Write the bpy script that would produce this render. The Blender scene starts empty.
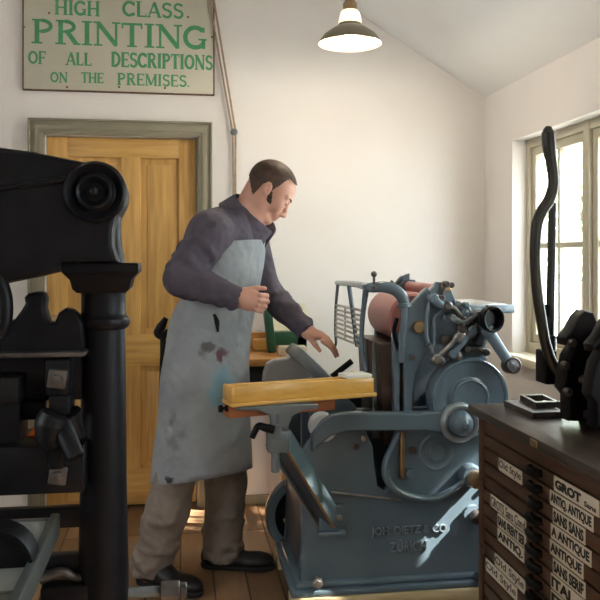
import bpy, bmesh, math, random
import numpy as np
from mathutils import Vector, Matrix
from math import sin, cos, pi, radians
random.seed(7); np.random.seed(7)
S = bpy.context.scene
COL = S.collection
# ---------------------------------------------------------------- camera, world, lights, exposure
CAM_H, YAW, FOC, HOR = 1.32, radians(8.5), 800.0, 258.0
SA, CA = sin(YAW), cos(YAW)
cd = bpy.data.cameras.new('camera'); cam = bpy.data.objects.new('camera', cd); COL.objects.link(cam)
cam.location = (0, 0, CAM_H); cam.rotation_euler = (radians(90), 0, -YAW)
cd.sensor_width = 36; cd.lens = 36 * FOC / 600; cd.shift_y = -(300 - HOR) / 600; cd.clip_start = 0.05
S.camera = cam
S.view_settings.view_transform = 'Standard'; S.view_settings.look = 'None'
S.view_settings.gamma = 1.0; S.view_settings.use_curve_mapping = False
S.view_settings.exposure = 0.24
wd = bpy.data.worlds.new('sky'); S.world = wd; wd.use_nodes = True
bg = wd.node_tree.nodes['Background']
bg.inputs[0].default_value = (0.80, 0.91, 1.0, 1); bg.inputs[1].default_value = 10.5
sl = bpy.data.lights.new('sun', 'SUN'); sun = bpy.data.objects.new('sun', sl); COL.objects.link(sun)
sl.energy = 36.0; sl.angle = radians(0.6); sl.color = (1.0, 0.95, 0.86)
SUN_DIR = Vector((1.0, -0.30, 0.95)).normalized()
sun.rotation_euler = SUN_DIR.to_track_quat('Z', 'Y').to_euler(); sun.location = (4, -1, 5)
def portal(name, loc, sx, sy, rot):
    l = bpy.data.lights.new(name, 'AREA'); o = bpy.data.objects.new(name, l); COL.objects.link(o)
    l.shape = 'RECTANGLE'; l.size = sx; l.size_y = sy; o.location = loc; o.rotation_euler = rot
    l.cycles.is_portal = True
portal('window_portal', (1.87, 3.0, 1.38), 1.08, 1.82, (0, radians(90), 0))
portal('window_portal', (1.87, 0.0, 1.38), 1.08, 1.82, (0, radians(90), 0))
portal('window_portal', (-2.46, 0.9, 1.55), 1.1, 1.0, (0, radians(-90), 0))
# ---------------------------------------------------------------- picture-to-place helpers
def ray(px, py):
    k = (px - 300) / FOC
    return Vector((SA + k * CA, CA - k * SA, (HOR - py) / FOC))
ORI = Vector((0, 0, CAM_H))
def W(px, py, f): return ORI + ray(px, py) * f
def onY(px, py, Y):
    r = ray(px, py); return ORI + r * (Y / r.y)
def onX(px, py, X):
    r = ray(px, py); return ORI + r * (X / r.x)
def XZ(pts, Y): return [(onY(x, y, Y).x, onY(x, y, Y).z) for x, y in pts]
RT, FW, UP = Vector((CA, -SA, 0)), Vector((SA, CA, 0)), Vector((0, 0, 1))
# ---------------------------------------------------------------- materials
def mat(name, c1, c2=None, rough=0.5, metal=0.0, scale=8.0, bump=0.0, stretch=(1, 1, 1), detail=5, coat=0.0, spec=0.5, contrast=(0.3, 0.7), bscale=None):
    m = bpy.data.materials.new(name); m.use_nodes = True
    nt = m.node_tree; b = nt.nodes['Principled BSDF']
    b.inputs['Roughness'].default_value = rough; b.inputs['Metallic'].default_value = metal
    b.inputs['Specular IOR Level'].default_value = spec
    if coat: b.inputs['Coat Weight'].default_value = coat
    b.inputs['Base Color'].default_value = (*c1, 1)
    if c2 is not None or bump:
        tc = nt.nodes.new('ShaderNodeTexCoord'); mp = nt.nodes.new('ShaderNodeMapping')
        mp.inputs['Scale'].default_value = stretch
        nt.links.new(tc.outputs['Object'], mp.inputs[0])
        n = nt.nodes.new('ShaderNodeTexNoise'); n.inputs['Scale'].default_value = scale; n.inputs['Detail'].default_value = detail
        nt.links.new(mp.outputs[0], n.inputs['Vector'])
        if c2 is not None:
            r = nt.nodes.new('ShaderNodeValToRGB')
            r.color_ramp.elements[0].position, r.color_ramp.elements[1].position = contrast
            r.color_ramp.elements[0].color = (*c1, 1); r.color_ramp.elements[1].color = (*c2, 1)
            nt.links.new(n.outputs[0], r.inputs[0]); nt.links.new(r.outputs[0], b.inputs['Base Color'])
        if bump:
            bp = nt.nodes.new('ShaderNodeBump'); bp.inputs['Strength'].default_value = bump; bp.inputs['Distance'].default_value = 0.01 if bump < .9 else 0.03
            if bscale:
                n = nt.nodes.new('ShaderNodeTexNoise'); n.inputs['Scale'].default_value = bscale
                nt.links.new(mp.outputs[0], n.inputs['Vector'])
            nt.links.new(n.outputs[0], bp.inputs['Height']); nt.links.new(bp.outputs[0], b.inputs['Normal'])
    return m
def emis(name, col, st):
    m = bpy.data.materials.new(name); m.use_nodes = True; b = m.node_tree.nodes['Principled BSDF']
    b.inputs['Base Color'].default_value = (*col, 1); b.inputs['Emission Color'].default_value = (*col, 1); b.inputs['Emission Strength'].default_value = st
    return m
M = dict(
    wall=mat('plaster_wall', (0.79, 0.745, 0.705), (0.82, 0.78, 0.74), 0.9, scale=3, bump=0.05, bscale=60),
    white=mat('white_plaster', (0.87, 0.87, 0.86), (0.89, 0.89, 0.88), 0.9, scale=3),
    olive=mat('olive_paint', (0.24, 0.215, 0.15), (0.275, 0.25, 0.175), 0.45, scale=6),
    winpaint=mat('window_paint', (0.46, 0.42, 0.31), (0.52, 0.48, 0.36), 0.5, scale=8),
    cream=mat('cream_paint', (0.66, 0.60, 0.45), (0.72, 0.66, 0.50), 0.5, scale=8),
    pine=mat('pine_wood', (0.50, 0.27, 0.070), (0.68, 0.41, 0.13), 0.45, scale=5, stretch=(9, 9, 0.7), detail=6),
    pinex=mat('pine_wood_cross', (0.50, 0.27, 0.070), (0.68, 0.41, 0.13), 0.45, scale=5, stretch=(0.7, 9, 9), detail=6),
    bench=mat('bench_wood', (0.40, 0.17, 0.04), (0.55, 0.27, 0.07), 0.45, scale=6, stretch=(1, 9, 9)),
    honey=mat('honey_wood', (0.66, 0.34, 0.065), (0.80, 0.46, 0.11), 0.35, scale=6, stretch=(1, 9, 9), coat=0.2),
    rust=mat('red_brown_wood', (0.30, 0.085, 0.022), (0.38, 0.12, 0.035), 0.5, scale=6, stretch=(1, 9, 9)),
    palewood=mat('pale_timber', (0.50, 0.38, 0.20), (0.62, 0.50, 0.30), 0.6, scale=6, stretch=(1, 9, 9)),
    darkwood=mat('dark_wood', (0.050, 0.022, 0.011), (0.105, 0.050, 0.024), 0.42, scale=6, stretch=(9, 0.8, 9)),
    topwood=mat('worn_dark_top', (0.030, 0.020, 0.015), (0.070, 0.052, 0.042), 0.32, scale=7, stretch=(3, 1, 3)),
    iron=mat('black_iron', (0.0040, 0.0038, 0.0046), (0.008, 0.0075, 0.009), 0.42, 0.0, scale=25, bump=0.12, spec=0.16),
    iron2=mat('worn_iron', (0.065, 0.058, 0.055), (0.14, 0.12, 0.105), 0.4, 0.6, scale=30),
    steel=mat('bare_steel', (0.30, 0.29, 0.28), (0.52, 0.50, 0.47), 0.3, 0.9, scale=20),
    blue=mat('grey_blue_enamel', (0.108, 0.155, 0.190), (0.138, 0.190, 0.230), 0.24, 0.0, scale=5, bump=0.03, coat=0.35),
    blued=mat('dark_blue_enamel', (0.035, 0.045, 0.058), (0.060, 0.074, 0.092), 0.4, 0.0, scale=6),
    pink=mat('rose_ink', (0.36, 0.125, 0.105), (0.42, 0.16, 0.135), 0.38, scale=5),
    brass=mat('dull_brass', (0.30, 0.20, 0.10), (0.42, 0.29, 0.15), 0.35, 0.7, scale=20),
    bed=mat('grease_brown', (0.040, 0.024, 0.019), (0.085, 0.055, 0.042), 0.4, 0.3, scale=5, stretch=(1, 4, 0.6)),
    paper=mat('paper', (0.78, 0.76, 0.70), (0.82, 0.80, 0.75), 0.8, scale=6),
    card=mat('label_card', (0.60, 0.54, 0.43), (0.68, 0.62, 0.50), 0.8, scale=20),
    ink=mat('black_ink', (0.012, 0.011, 0.011), rough=0.7),
    sign=mat('sign_enamel', (0.50, 0.47, 0.37), (0.56, 0.53, 0.43), 0.45, scale=4),
    signedge=mat('rusted_edge', (0.10, 0.05, 0.025), (0.20, 0.12, 0.07), 0.8, scale=40),
    green=mat('sign_green', (0.055, 0.27, 0.115), (0.075, 0.32, 0.14), 0.5, scale=30),
    dgreen=mat('dark_green_paint', (0.012, 0.065, 0.030), (0.02, 0.085, 0.042), 0.4, scale=8),
    tin=mat('pale_tin', (0.22, 0.23, 0.21), (0.30, 0.31, 0.29), 0.5, 0.2, scale=8),
    bright=mat('bare_bright_metal', (0.55, 0.56, 0.56), (0.66, 0.67, 0.67), 0.3, 0.8, scale=15),
    slate=mat('slate_grey_metal', (0.050, 0.060, 0.060), (0.085, 0.095, 0.090), 0.45, 0.3, scale=12),
    lever=mat('dark_olive_iron', (0.022, 0.021, 0.015), (0.040, 0.036, 0.026), 0.35, 0.2, scale=15),
    letterblue=mat('lit_blue_letters', (0.20, 0.25, 0.28), (0.30, 0.35, 0.38), 0.3, 0.2, scale=60),  # light caught by the raised letters, put in as a paler blue
    wornblue=mat('worn_blue_ring', (0.26, 0.30, 0.32), (0.42, 0.45, 0.46), 0.3, 0.5, scale=25),
    grey=mat('pale_grey_paint', (0.58, 0.60, 0.62), (0.64, 0.66, 0.68), 0.5, scale=5),
    mgrey=mat('mid_grey_metal', (0.12, 0.14, 0.145), (0.17, 0.19, 0.195), 0.4, 0.2, scale=6),
    bedtin=mat('grey_green_tin', (0.10, 0.10, 0.075), (0.22, 0.21, 0.165), 0.5, 0.3, scale=9),
    rope=mat('braided_cord', (0.32, 0.22, 0.15), (0.42, 0.31, 0.22), 0.9, scale=60),
    shade=mat('lamp_shade_enamel', (0.19, 0.155, 0.105), (0.22, 0.185, 0.13), 0.35, scale=6),
    shadein=mat('white_enamel', (0.85, 0.84, 0.80), rough=0.4),
    skin=mat('skin', (0.56, 0.285, 0.205), (0.62, 0.335, 0.245), 0.5, scale=14),
    hair=mat('brown_hair', (0.030, 0.015, 0.008), (0.075, 0.036, 0.018), 0.6, scale=40, stretch=(1, 1, 1), bump=0.4),
    jacket=mat('plum_grey_cloth', (0.070, 0.058, 0.078), (0.098, 0.083, 0.108), 0.9, scale=7, bump=1.0, bscale=10),
    trouser=mat('khaki_grey_cloth', (0.21, 0.165, 0.135), (0.28, 0.23, 0.19), 0.9, scale=8, bump=1.0, bscale=11),
    shoe=mat('black_leather', (0.008, 0.008, 0.009), (0.016, 0.015, 0.015), 0.45, scale=20),
    sole=mat('black_rubber', (0.016, 0.016, 0.016), rough=0.7),
    black=mat('black_cloth', (0.010, 0.010, 0.011), rough=0.9),
    eyeshaded=mat('shaded_eye_white', (0.34, 0.30, 0.27), rough=0.2),  # eye white toned down; the socket's shadow is in this colour
    orange=mat('orange_paint', (0.85, 0.16, 0.02), rough=0.4),
    leaf=mat('tree_leaves', (0.30, 0.42, 0.20), (0.50, 0.62, 0.36), 0.8, scale=3),
    bark=mat('tree_bark', (0.10, 0.07, 0.05), (0.18, 0.13, 0.09), 0.9, scale=12),
    paleground=mat('pale_bounce_ground', (0.50, 0.49, 0.46), (0.60, 0.58, 0.54), 0.9, scale=4),  # outside ground made pale so bounced sun brightens the ceiling
)
M['hinge'] = M['steel']
g = bpy.data.materials.new('window_glass'); g.use_nodes = True; nt = g.node_tree; nt.nodes.remove(nt.nodes['Principled BSDF'])
tr = nt.nodes.new('ShaderNodeBsdfTransparent'); gl = nt.nodes.new('ShaderNodeBsdfGlossy'); gl.inputs['Roughness'].default_value = 0.02
lw = nt.nodes.new('ShaderNodeLayerWeight'); pw = nt.nodes.new('ShaderNodeMath'); pw.operation = 'POWER'; pw.inputs[1].default_value = 4.0
nt.links.new(lw.outputs['Facing'], pw.inputs[0]); fr = nt.nodes.new('ShaderNodeMath'); fr.operation = 'MULTIPLY_ADD'; fr.inputs[1].default_value = .35; fr.inputs[2].default_value = .03
nt.links.new(pw.outputs[0], fr.inputs[0]); mx = nt.nodes.new('ShaderNodeMixShader')
nt.links.new(fr.outputs[0], mx.inputs[0]); nt.links.new(tr.outputs[0], mx.inputs[1]); nt.links.new(gl.outputs[0], mx.inputs[2])
nt.links.new(mx.outputs[0], nt.nodes['Material Output'].inputs[0]); M['glass'] = g
# floor boards: long planks running away from the camera, per-plank tone and dark gaps
fm = bpy.data.materials.new('floor_boards'); fm.use_nodes = True; nt = fm.node_tree; b = nt.nodes['Principled BSDF']
tc = nt.nodes.new('ShaderNodeTexCoord'); mp = nt.nodes.new('ShaderNodeMapping'); mp.inputs['Rotation'].default_value = (0, 0, pi / 2)
nt.links.new(tc.outputs['Object'], mp.inputs[0])
br = nt.nodes.new('ShaderNodeTexBrick'); br.offset = 0.37
for k, v in (('Scale', 1.0), ('Mortar Size', 0.004), ('Brick Width', 1.15), ('Row Height', 0.135), ('Mortar Smooth', 0.3), ('Bias', 0.0)): br.inputs[k].default_value = v
br.inputs['Color1'].default_value = (0.17, 0.092, 0.046, 1); br.inputs['Color2'].default_value = (0.31, 0.185, 0.100, 1); br.inputs['Mortar'].default_value = (0.03, 0.015, 0.008, 1)
nt.links.new(mp.outputs[0], br.inputs['Vector'])
mp2 = nt.nodes.new('ShaderNodeMapping'); mp2.inputs['Scale'].default_value = (14, 1.2, 1); nt.links.new(tc.outputs['Object'], mp2.inputs[0])
nz = nt.nodes.new('ShaderNodeTexNoise'); nz.inputs['Scale'].default_value = 3; nz.inputs['Detail'].default_value = 6; nt.links.new(mp2.outputs[0], nz.inputs['Vector'])
mc = nt.nodes.new('ShaderNodeMix'); mc.data_type = 'RGBA'; mc.blend_type = 'MULTIPLY'; mc.inputs[0].default_value = 0.6
cr = nt.nodes.new('ShaderNodeValToRGB'); cr.color_ramp.elements[0].color = (0.5, 0.48, 0.46, 1); cr.color_ramp.elements[1].color = (1.25, 1.25, 1.25, 1)
nt.links.new(nz.outputs[0], cr.inputs[0]); nt.links.new(br.outputs['Color'], mc.inputs[6]); nt.links.new(cr.outputs[0], mc.inputs[7]); nt.links.new(mc.outputs[2], b.inputs['Base Color'])
b.inputs['Roughness'].default_value = 0.4; M['floor'] = fm
# apron: washed grey-blue with ink smudges that belong to the cloth
am = mat('stained_apron_cloth', (0.255, 0.275, 0.292), (0.345, 0.362, 0.375), 0.9, scale=6, bump=1.0, bscale=9)
nt = am.node_tree; b = nt.nodes['Principled BSDF']; src = b.inputs['Base Color'].links[0].from_socket
tc = nt.nodes.new('ShaderNodeTexCoord')
def smudge(src, center, rad, col, scale, lo, hi):
    mpn = nt.nodes.new('ShaderNodeMapping'); mpn.vector_type = 'TEXTURE'; mpn.inputs['Location'].default_value = center; mpn.inputs['Scale'].default_value = rad
    nt.links.new(tc.outputs['Object'], mpn.inputs[0])
    ln = nt.nodes.new('ShaderNodeVectorMath'); ln.operation = 'LENGTH'; nt.links.new(mpn.outputs[0], ln.inputs[0])
    n = nt.nodes.new('ShaderNodeTexNoise'); n.inputs['Scale'].default_value = scale; n.inputs['Detail'].default_value = 4; nt.links.new(tc.outputs['Object'], n.inputs['Vector'])
    a = nt.nodes.new('ShaderNodeMath'); a.operation = 'SUBTRACT'; nt.links.new(n.outputs[0], a.inputs[0]); 
    a2 = nt.nodes.new('ShaderNodeMath'); a2.operation = 'MULTIPLY'; a2.inputs[1].default_value = 0.28; nt.links.new(ln.outputs['Value'], a2.inputs[0]); nt.links.new(a2.outputs[0], a.inputs[1])
    mr = nt.nodes.new('ShaderNodeMapRange'); mr.inputs[1].default_value = lo; mr.inputs[2].default_value = hi; nt.links.new(a.outputs[0], mr.inputs[0])
    mm = nt.nodes.new('ShaderNodeMix'); mm.data_type = 'RGBA'; nt.links.new(mr.outputs[0], mm.inputs[0]); nt.links.new(src, mm.inputs[6]); mm.inputs[7].default_value = (*col, 1)
    return mm.outputs[2]
APRON_SMUDGES = (nt, b, src, smudge)
M['apron'] = am
# ---------------------------------------------------------------- mesh building
def catmull(pts, n=8):
    P = [Vector(p) for p in pts]; P = [P[0] * 2 - P[1]] + P + [P[-1] * 2 - P[-2]]; out = []
    for i in range(1, len(P) - 2):
        for k in range(n):
            t = k / n; a, b, c, d = P[i - 1], P[i], P[i + 1], P[i + 2]
            out.append(0.5 * ((2 * b) + (c - a) * t + (2 * a - 5 * b + 4 * c - d) * t * t + (3 * b - a - 3 * c + d) * t ** 3))
    return out + [P[-2]]
class MB:
    def __init__(s): s.bm = bmesh.new(); s.mi = 0
    def _faces(s): return set(s.bm.faces) if s.mi else None
    def _mark(s, f0):
        if s.mi:
            for f in s.bm.faces:
                if f not in f0: f.material_index = s.mi
    def box(s, x0, x1, y0, y1, z0, z1, bev=0.0, rot=None, about=None):
        f0 = s._faces(); old = set(s.bm.verts)
        g = bmesh.ops.create_cube(s.bm, size=1.0); vs = g['verts']
        for v in vs: v.co = Vector(((x0 + x1) / 2 + v.co.x * (x1 - x0), (y0 + y1) / 2 + v.co.y * (y1 - y0), (z0 + z1) / 2 + v.co.z * (z1 - z0)))
        if bev:
            es = list({e for v in vs for e in v.link_edges})
            r = bmesh.ops.bevel(s.bm, geom=es, offset=min(bev, 0.45 * min(abs(x1 - x0), abs(y1 - y0), abs(z1 - z0))), segments=2, affect='EDGES', profile=0.5)
            vs = [v for v in s.bm.verts if v not in old]
        if rot is not None:
            c = Vector(about) if about is not None else Vector(((x0 + x1) / 2, (y0 + y1) / 2, (z0 + z1) / 2))
            for v in vs: v.co = c + rot @ (v.co - c)
        s._mark(f0); return s
    def lathe(s, a, d, prof, seg=24, squash=None):
        """profile of (radius, distance along d) turned about the axis through a"""
        f0 = s._faces(); a = Vector(a); d = Vector(d).normalized()
        u = d.orthogonal().normalized() if abs(d.z) < 0.9 else Vector((1, 0, 0)); u = (u - d * u.dot(d)).normalized(); w = d.cross(u); rings = []
        for r, h in prof:
            if r < 1e-6: rings.append([s.bm.verts.new(a + d * h)])
            else: rings.append([s.bm.verts.new(a + d * h + (u * cos(2 * pi * k / seg) + w * sin(2 * pi * k / seg)) * r) for k in range(seg)])
        for A, B in zip(rings, rings[1:]):
            for k in range(seg):
                k2 = (k + 1) % seg
                if len(A) == 1 and len(B) == 1: continue
                if len(A) == 1: s.bm.faces.new((A[0], B[k2], B[k]))
                elif len(B) == 1: s.bm.faces.new((A[k], A[k2], B[0]))
                else: s.bm.faces.new((A[k], A[k2], B[k2], B[k]))
        s._mark(f0); return s
    def cyl(s, a, b, r, r2=None, seg=16):
        a, b = Vector(a), Vector(b); L = (b - a).length; r2 = r if r2 is None else r2; e = min(r, r2) * 0.12
        return s.lathe(a, b - a, [(0, 0), (r - e, 0), (r, min(e, L * .3)), (r2, L - min(e, L * .3)), (r2 - e, L), (0, L)], seg)
    def ball(s, c, r, seg=16):
        return s.lathe(Vector(c) - Vector((0, 0, r)), (0, 0, 1), [(r * sin(pi * i / 10), r - r * cos(pi * i / 10)) for i in range(11)], seg)
    def tube(s, pts, r, seg=12, n=8, smooth=True, flat=1.0, ref=None):
        f0 = s._faces(); P = catmull(pts, n) if smooth else [Vector(p) for p in pts]; N = len(P)
        R = (lambda i: r) if not isinstance(r, (list, tuple)) else (lambda i: np.interp(i / (N - 1), np.linspace(0, 1, len(r)), r))
        t = (P[1] - P[0]).normalized(); u = Vector(ref) if ref else t.orthogonal(); rings = []
        for i in range(N):
            t = (P[min(i + 1, N - 1)] - P[max(i - 1, 0)]).normalized()
            u = (u - t * u.dot(t)).normalized(); w = t.cross(u); q = R(i)
            rings.append([s.bm.verts.new(P[i] + u * q * cos(2 * pi * k / seg) + w * q * flat * sin(2 * pi * k / seg)) for k in range(seg)])
        for A, B in zip(rings, rings[1:]):
            for k in range(seg): s.bm.faces.new((A[k], A[(k + 1) % seg], B[(k + 1) % seg], B[k]))
        s.bm.faces.new(rings[0][::-1]); s.bm.faces.new(rings[-1]); s._mark(f0); return s
    def poly(s, outer, axis, d0, d1, holes=(), bev=0.003):
        """outline with holes, thickened along an axis, edges rounded"""
        f0 = s._faces()
        cu = bpy.data.curves.new('outline', 'CURVE'); cu.dimensions = '2D'; cu.fill_mode = 'BOTH'
        th = abs(d1 - d0) / 2; bev = min(bev, th * 0.8); cu.extrude = th - bev; cu.bevel_depth = bev; cu.bevel_resolution = 1; cu.offset = -bev
        for pts in [outer] + list(holes):
            sp = cu.splines.new('POLY'); sp.points.add(len(pts) - 1); sp.use_cyclic_u = True
            for p, (x, y) in zip(sp.points, pts): p.co = (x, y, 0, 1)
        o = bpy.data.objects.new('outline', cu); me = bpy.data.meshes.new_from_object(o)
        bpy.data.objects.remove(o); bpy.data.curves.remove(cu)
        mid = (d0 + d1) / 2; old = set(s.bm.verts); s.bm.from_mesh(me); bpy.data.meshes.remove(me)
        for v in [v for v in s.bm.verts if v not in old]:
            u, w, q = v.co
            v.co = (u, mid + q, w) if axis == 'Y' else ((mid + q, u, w) if axis == 'X' else (u, w, mid + q))
        s._mark(f0); return s
    def text(s, body, origin, udir, vdir, width=None, height=None, extrude=0.0008, bold=0.0):
        """lettering laid on a surface: origin is its lower left corner"""
        f0 = s._faces()
        cu = bpy.data.curves.new('lettering', 'FONT'); cu.body = body; cu.offset = bold; cu.resolution_u = 3; cu.extrude = 0.02
        o = bpy.data.objects.new('lettering', cu); me = bpy.data.meshes.new_from_object(o); bpy.data.objects.remove(o); bpy.data.curves.remove(cu)
        old = set(s.bm.verts); s.bm.from_mesh(me); bpy.data.meshes.remove(me); vs = [v for v in s.bm.verts if v not in old]
        xs = [v.co.x for v in vs]; ys = [v.co.y for v in vs]; U, V = Vector(udir).normalized(), Vector(vdir).normalized(); Nn = U.cross(V)
        sx = width / (max(xs) - min(xs)) if width else None; sy = height / (max(ys) - min(ys)) if height else None
        sx = sx or sy; sy = sy or sx; x0, y0 = min(xs), min(ys); O = Vector(origin)
        for v in vs: v.co = O + U * (v.co.x - x0) * sx + V * (v.co.y - y0) * sy + Nn * (extrude if v.co.z > 0 else 0)
        s._mark(f0); return s
    def mesh(s, V, F):
        f0 = s._faces(); vs = [s.bm.verts.new(v) for v in V]
        for f in F:
            try: s.bm.faces.new([vs[i] for i in f])
            except ValueError: pass
        s._mark(f0); return s
    def spin(s, rot, about):
        c = Vector(about)
        for v in s.bm.verts: v.co = c + rot @ (v.co - c)
        return s
    def build(s, name, m, parent=None, angle=38, loc=None):
        bmesh.ops.recalc_face_normals(s.bm, faces=s.bm.faces)
        if parent is not None: off = wloc(parent)
        elif loc is not None: off = Vector(loc)
        else:
            cs = [v.co for v in s.bm.verts]
            off = Vector(((min(c.x for c in cs) + max(c.x for c in cs)) / 2, (min(c.y for c in cs) + max(c.y for c in cs)) / 2, min(c.z for c in cs)))
        for v in s.bm.verts: v.co -= off
        me = bpy.data.meshes.new(name); s.bm.to_mesh(me); s.bm.free()
        for mm in (m if isinstance(m, (list, tuple)) else [m]): me.materials.append(M[mm])
        for p in me.polygons: p.use_smooth = True
        me.set_sharp_from_angle(angle=radians(angle))
        o = bpy.data.objects.new(name, me); COL.objects.link(o)
        if parent is not None: o.parent = parent
        else: o.location = off
        return o
def wloc(o):
    v = Vector(o.location)
    while o.parent: o = o.parent; v += Vector(o.location)
    return v
def tag(o, label, cat, group=None):
    o['label'] = label; o['category'] = cat
    if group: o['group'] = group
    return o
def thing(name, loc, label, cat, group=None):
    o = bpy.data.objects.new(name, None); COL.objects.link(o); o.location = loc; o.empty_display_size = 0.1
    return tag(o, label, cat, group)
def struct(o, label=None):
    o['kind'] = 'structure'
    if label: o['label'] = label
    return o
def plab(o, label): o['label'] = label; return o
def arc(cx, cy, r, a0, a1, n=12, ry=None):
    return [(cx + r * cos(radians(a0 + (a1 - a0) * i / n)), cy + (ry or r) * sin(radians(a0 + (a1 - a0) * i / n))) for i in range(n + 1)]
# ================================================================ the room
BW, RW, LW, FWALL = 4.29, 1.69, -2.30, -1.55      # back, right, left, front wall faces
EAVE, SLOPE = 2.22, 0.61
RIDGE_X = (RW + LW) / 2; RIDGE_Z = EAVE + SLOPE * (RW - RIDGE_X)
struct(MB().box(LW - .2, RW + .2, FWALL - .2, BW + .2, -.06, 0).build('floor', 'floor', loc=(0, 0, 0)), 'worn brown floorboards')
DX0, DX1 = onY(45, 300, BW).x, onY(197, 300, BW).x; DZ = onY(197, 138, BW).z
gable = [(LW - .18, 0), (DX0, 0), (DX0, DZ), (DX1, DZ), (DX1, 0), (RW + .18, 0), (RW + .18, EAVE - .11), (RIDGE_X, RIDGE_Z), (LW - .18, EAVE - .11)]
struct(MB().poly(gable, 'Y', BW, BW + .085, bev=0.0005).poly([p for p in gable if p[0] not in (DX0, DX1)], 'Y', BW + .085, BW + .15, bev=.0005).build('wall_back', 'wall'), 'cream back wall')
gf = [(LW - .18, 0), (RW + .18, 0), (RW + .18, EAVE - .11), (RIDGE_X, RIDGE_Z), (LW - .18, EAVE - .11)]
struct(MB().poly(gf, 'Y', FWALL - .15, FWALL, bev=0.0005).build('wall_front', 'wall'))
WY0, WY1, WZ0, WZ1 = 2.10, 3.915, .83, 1.925
struct(MB().poly([(FWALL - .15, 0), (BW + .15, 0), (BW + .15, EAVE + .02), (FWALL - .15, EAVE + .02)], 'X', RW, RW + .18,
    holes=[[(WY0, WZ0), (WY1, WZ0), (WY1, WZ1), (WY0, WZ1)], [(-.9, WZ0), (.9, WZ0), (.9, WZ1), (-.9, WZ1)]], bev=0.0005).build('wall_right', 'wall'), 'cream wall with the window')
struct(MB().poly([(FWALL - .15, 0), (BW + .15, 0), (BW + .15, EAVE + .02), (FWALL - .15, EAVE + .02)], 'X', LW - .18, LW, holes=[[(.45, 1.0), (1.35, 1.0), (1.35, 2.1), (.45, 2.1)]], bev=0.0005).build('wall_left', 'wall'))
def ceil(x0, z0, x1, z1):
    y0, y1 = FWALL - .2, BW + .2; t = .06
    V = [(x0, y0, z0), (x1, y0, z1), (x1, y1, z1), (x0, y1, z0), (x0, y0, z0 + t), (x1, y0, z1 + t), (x1, y1, z1 + t), (x0, y1, z0 + t)]
    return V, [(0, 1, 2, 3), (7, 6, 5, 4), (0, 4, 5, 1), (1, 5, 6, 2), (2, 6, 7, 3), (3, 7, 4, 0)]
mb = MB()
mb.mesh(*ceil(RW + .25, EAVE - .25 * SLOPE, RIDGE_X, RIDGE_Z)); mb.mesh(*ceil(RIDGE_X, RIDGE_Z, LW - .25, EAVE - .25 * SLOPE))
struct(mb.build('ceiling', 'white'), 'white sloping ceiling')
mb = MB().box(DX1 + .14, RW, BW - .018, BW, 0, .05, .004); struct(mb.build('baseboard_back', 'olive'), 'olive grey skirting board')
struct(MB().box(RW - .018, RW, FWALL, BW - .018, 0, .10, .004).build('baseboard_right', 'white'))
# ---- door
dr = MB()
X = lambda px: onY(px, 300, BW + .05).x
Zp = lambda py: onY(120, py, BW + .05).z
x0, x1, zt = DX0 + .004, DX1 - .004, DZ - .004
st = X(66) - X(45); xm = (X(124) + X(138)) / 2; mw = .05
zr = [(0.012, .20), (Zp(366), Zp(335)), (Zp(158), zt)]
yd0, yd1 = BW + .035, BW + .075
dr.box(x0, x0 + st, yd0, yd1, .012, zt, .003).box(x1 - st * .85, x1, yd0, yd1, .012, zt, .003).box(xm - mw, xm + mw, yd0 + .001, yd1, .012, zt, .003)
door = struct(dr.build('door_1', 'pine'), 'panelled pine door')
r = MB()
for a, b in zr: r.box(x0 + st, x1 - st * .85, yd0 + .0005, yd1 + .001, a, b, .003)
r.build('door_rail', 'pinex', door)
for (a, b) in ((x0 + st, xm - mw), (xm + mw, x1 - st * .85)):
    for (c, d) in ((zr[0][1], zr[1][0]), (zr[1][1], zr[2][0])):
        MB().box(a - .01, b + .01, yd0 + .018, yd1 - .008, c - .01, d + .01).box(a + .035, b - .035, yd0 + .010, yd1 - .01, c + .035, d - .035, .006).build('door_panel', 'pine', door)
tr = MB(); aw = onY(212, 130, BW).x - DX1
for k, (w0, w1, y) in enumerate(((0, 1, .022), (.12, .88, .032), (.3, .62, .040), (.86, 1, .045))):
    a, b = w0 * aw, w1 * aw
    tr.box(DX0 - b, DX0 - a, BW - y, BW, 0, DZ + a, .003).box(DX1 + a, DX1 + b, BW - y, BW, 0, DZ + a, .003).box(DX0 - b, DX1 + b, BW - y - .0005, BW, DZ + a, DZ + b, .003)
struct(tr.build('trim_1', 'olive'), 'olive green moulded door architrave')
MB().lathe((x0 + .05, yd0, 1.0), (0, -1, 0), [(0, 0), (.02, 0), (.008, .015), (.026, .035), (.028, .05), (.018, .06), (0, .062)]).build('door_knob', 'brass', door)
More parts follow.
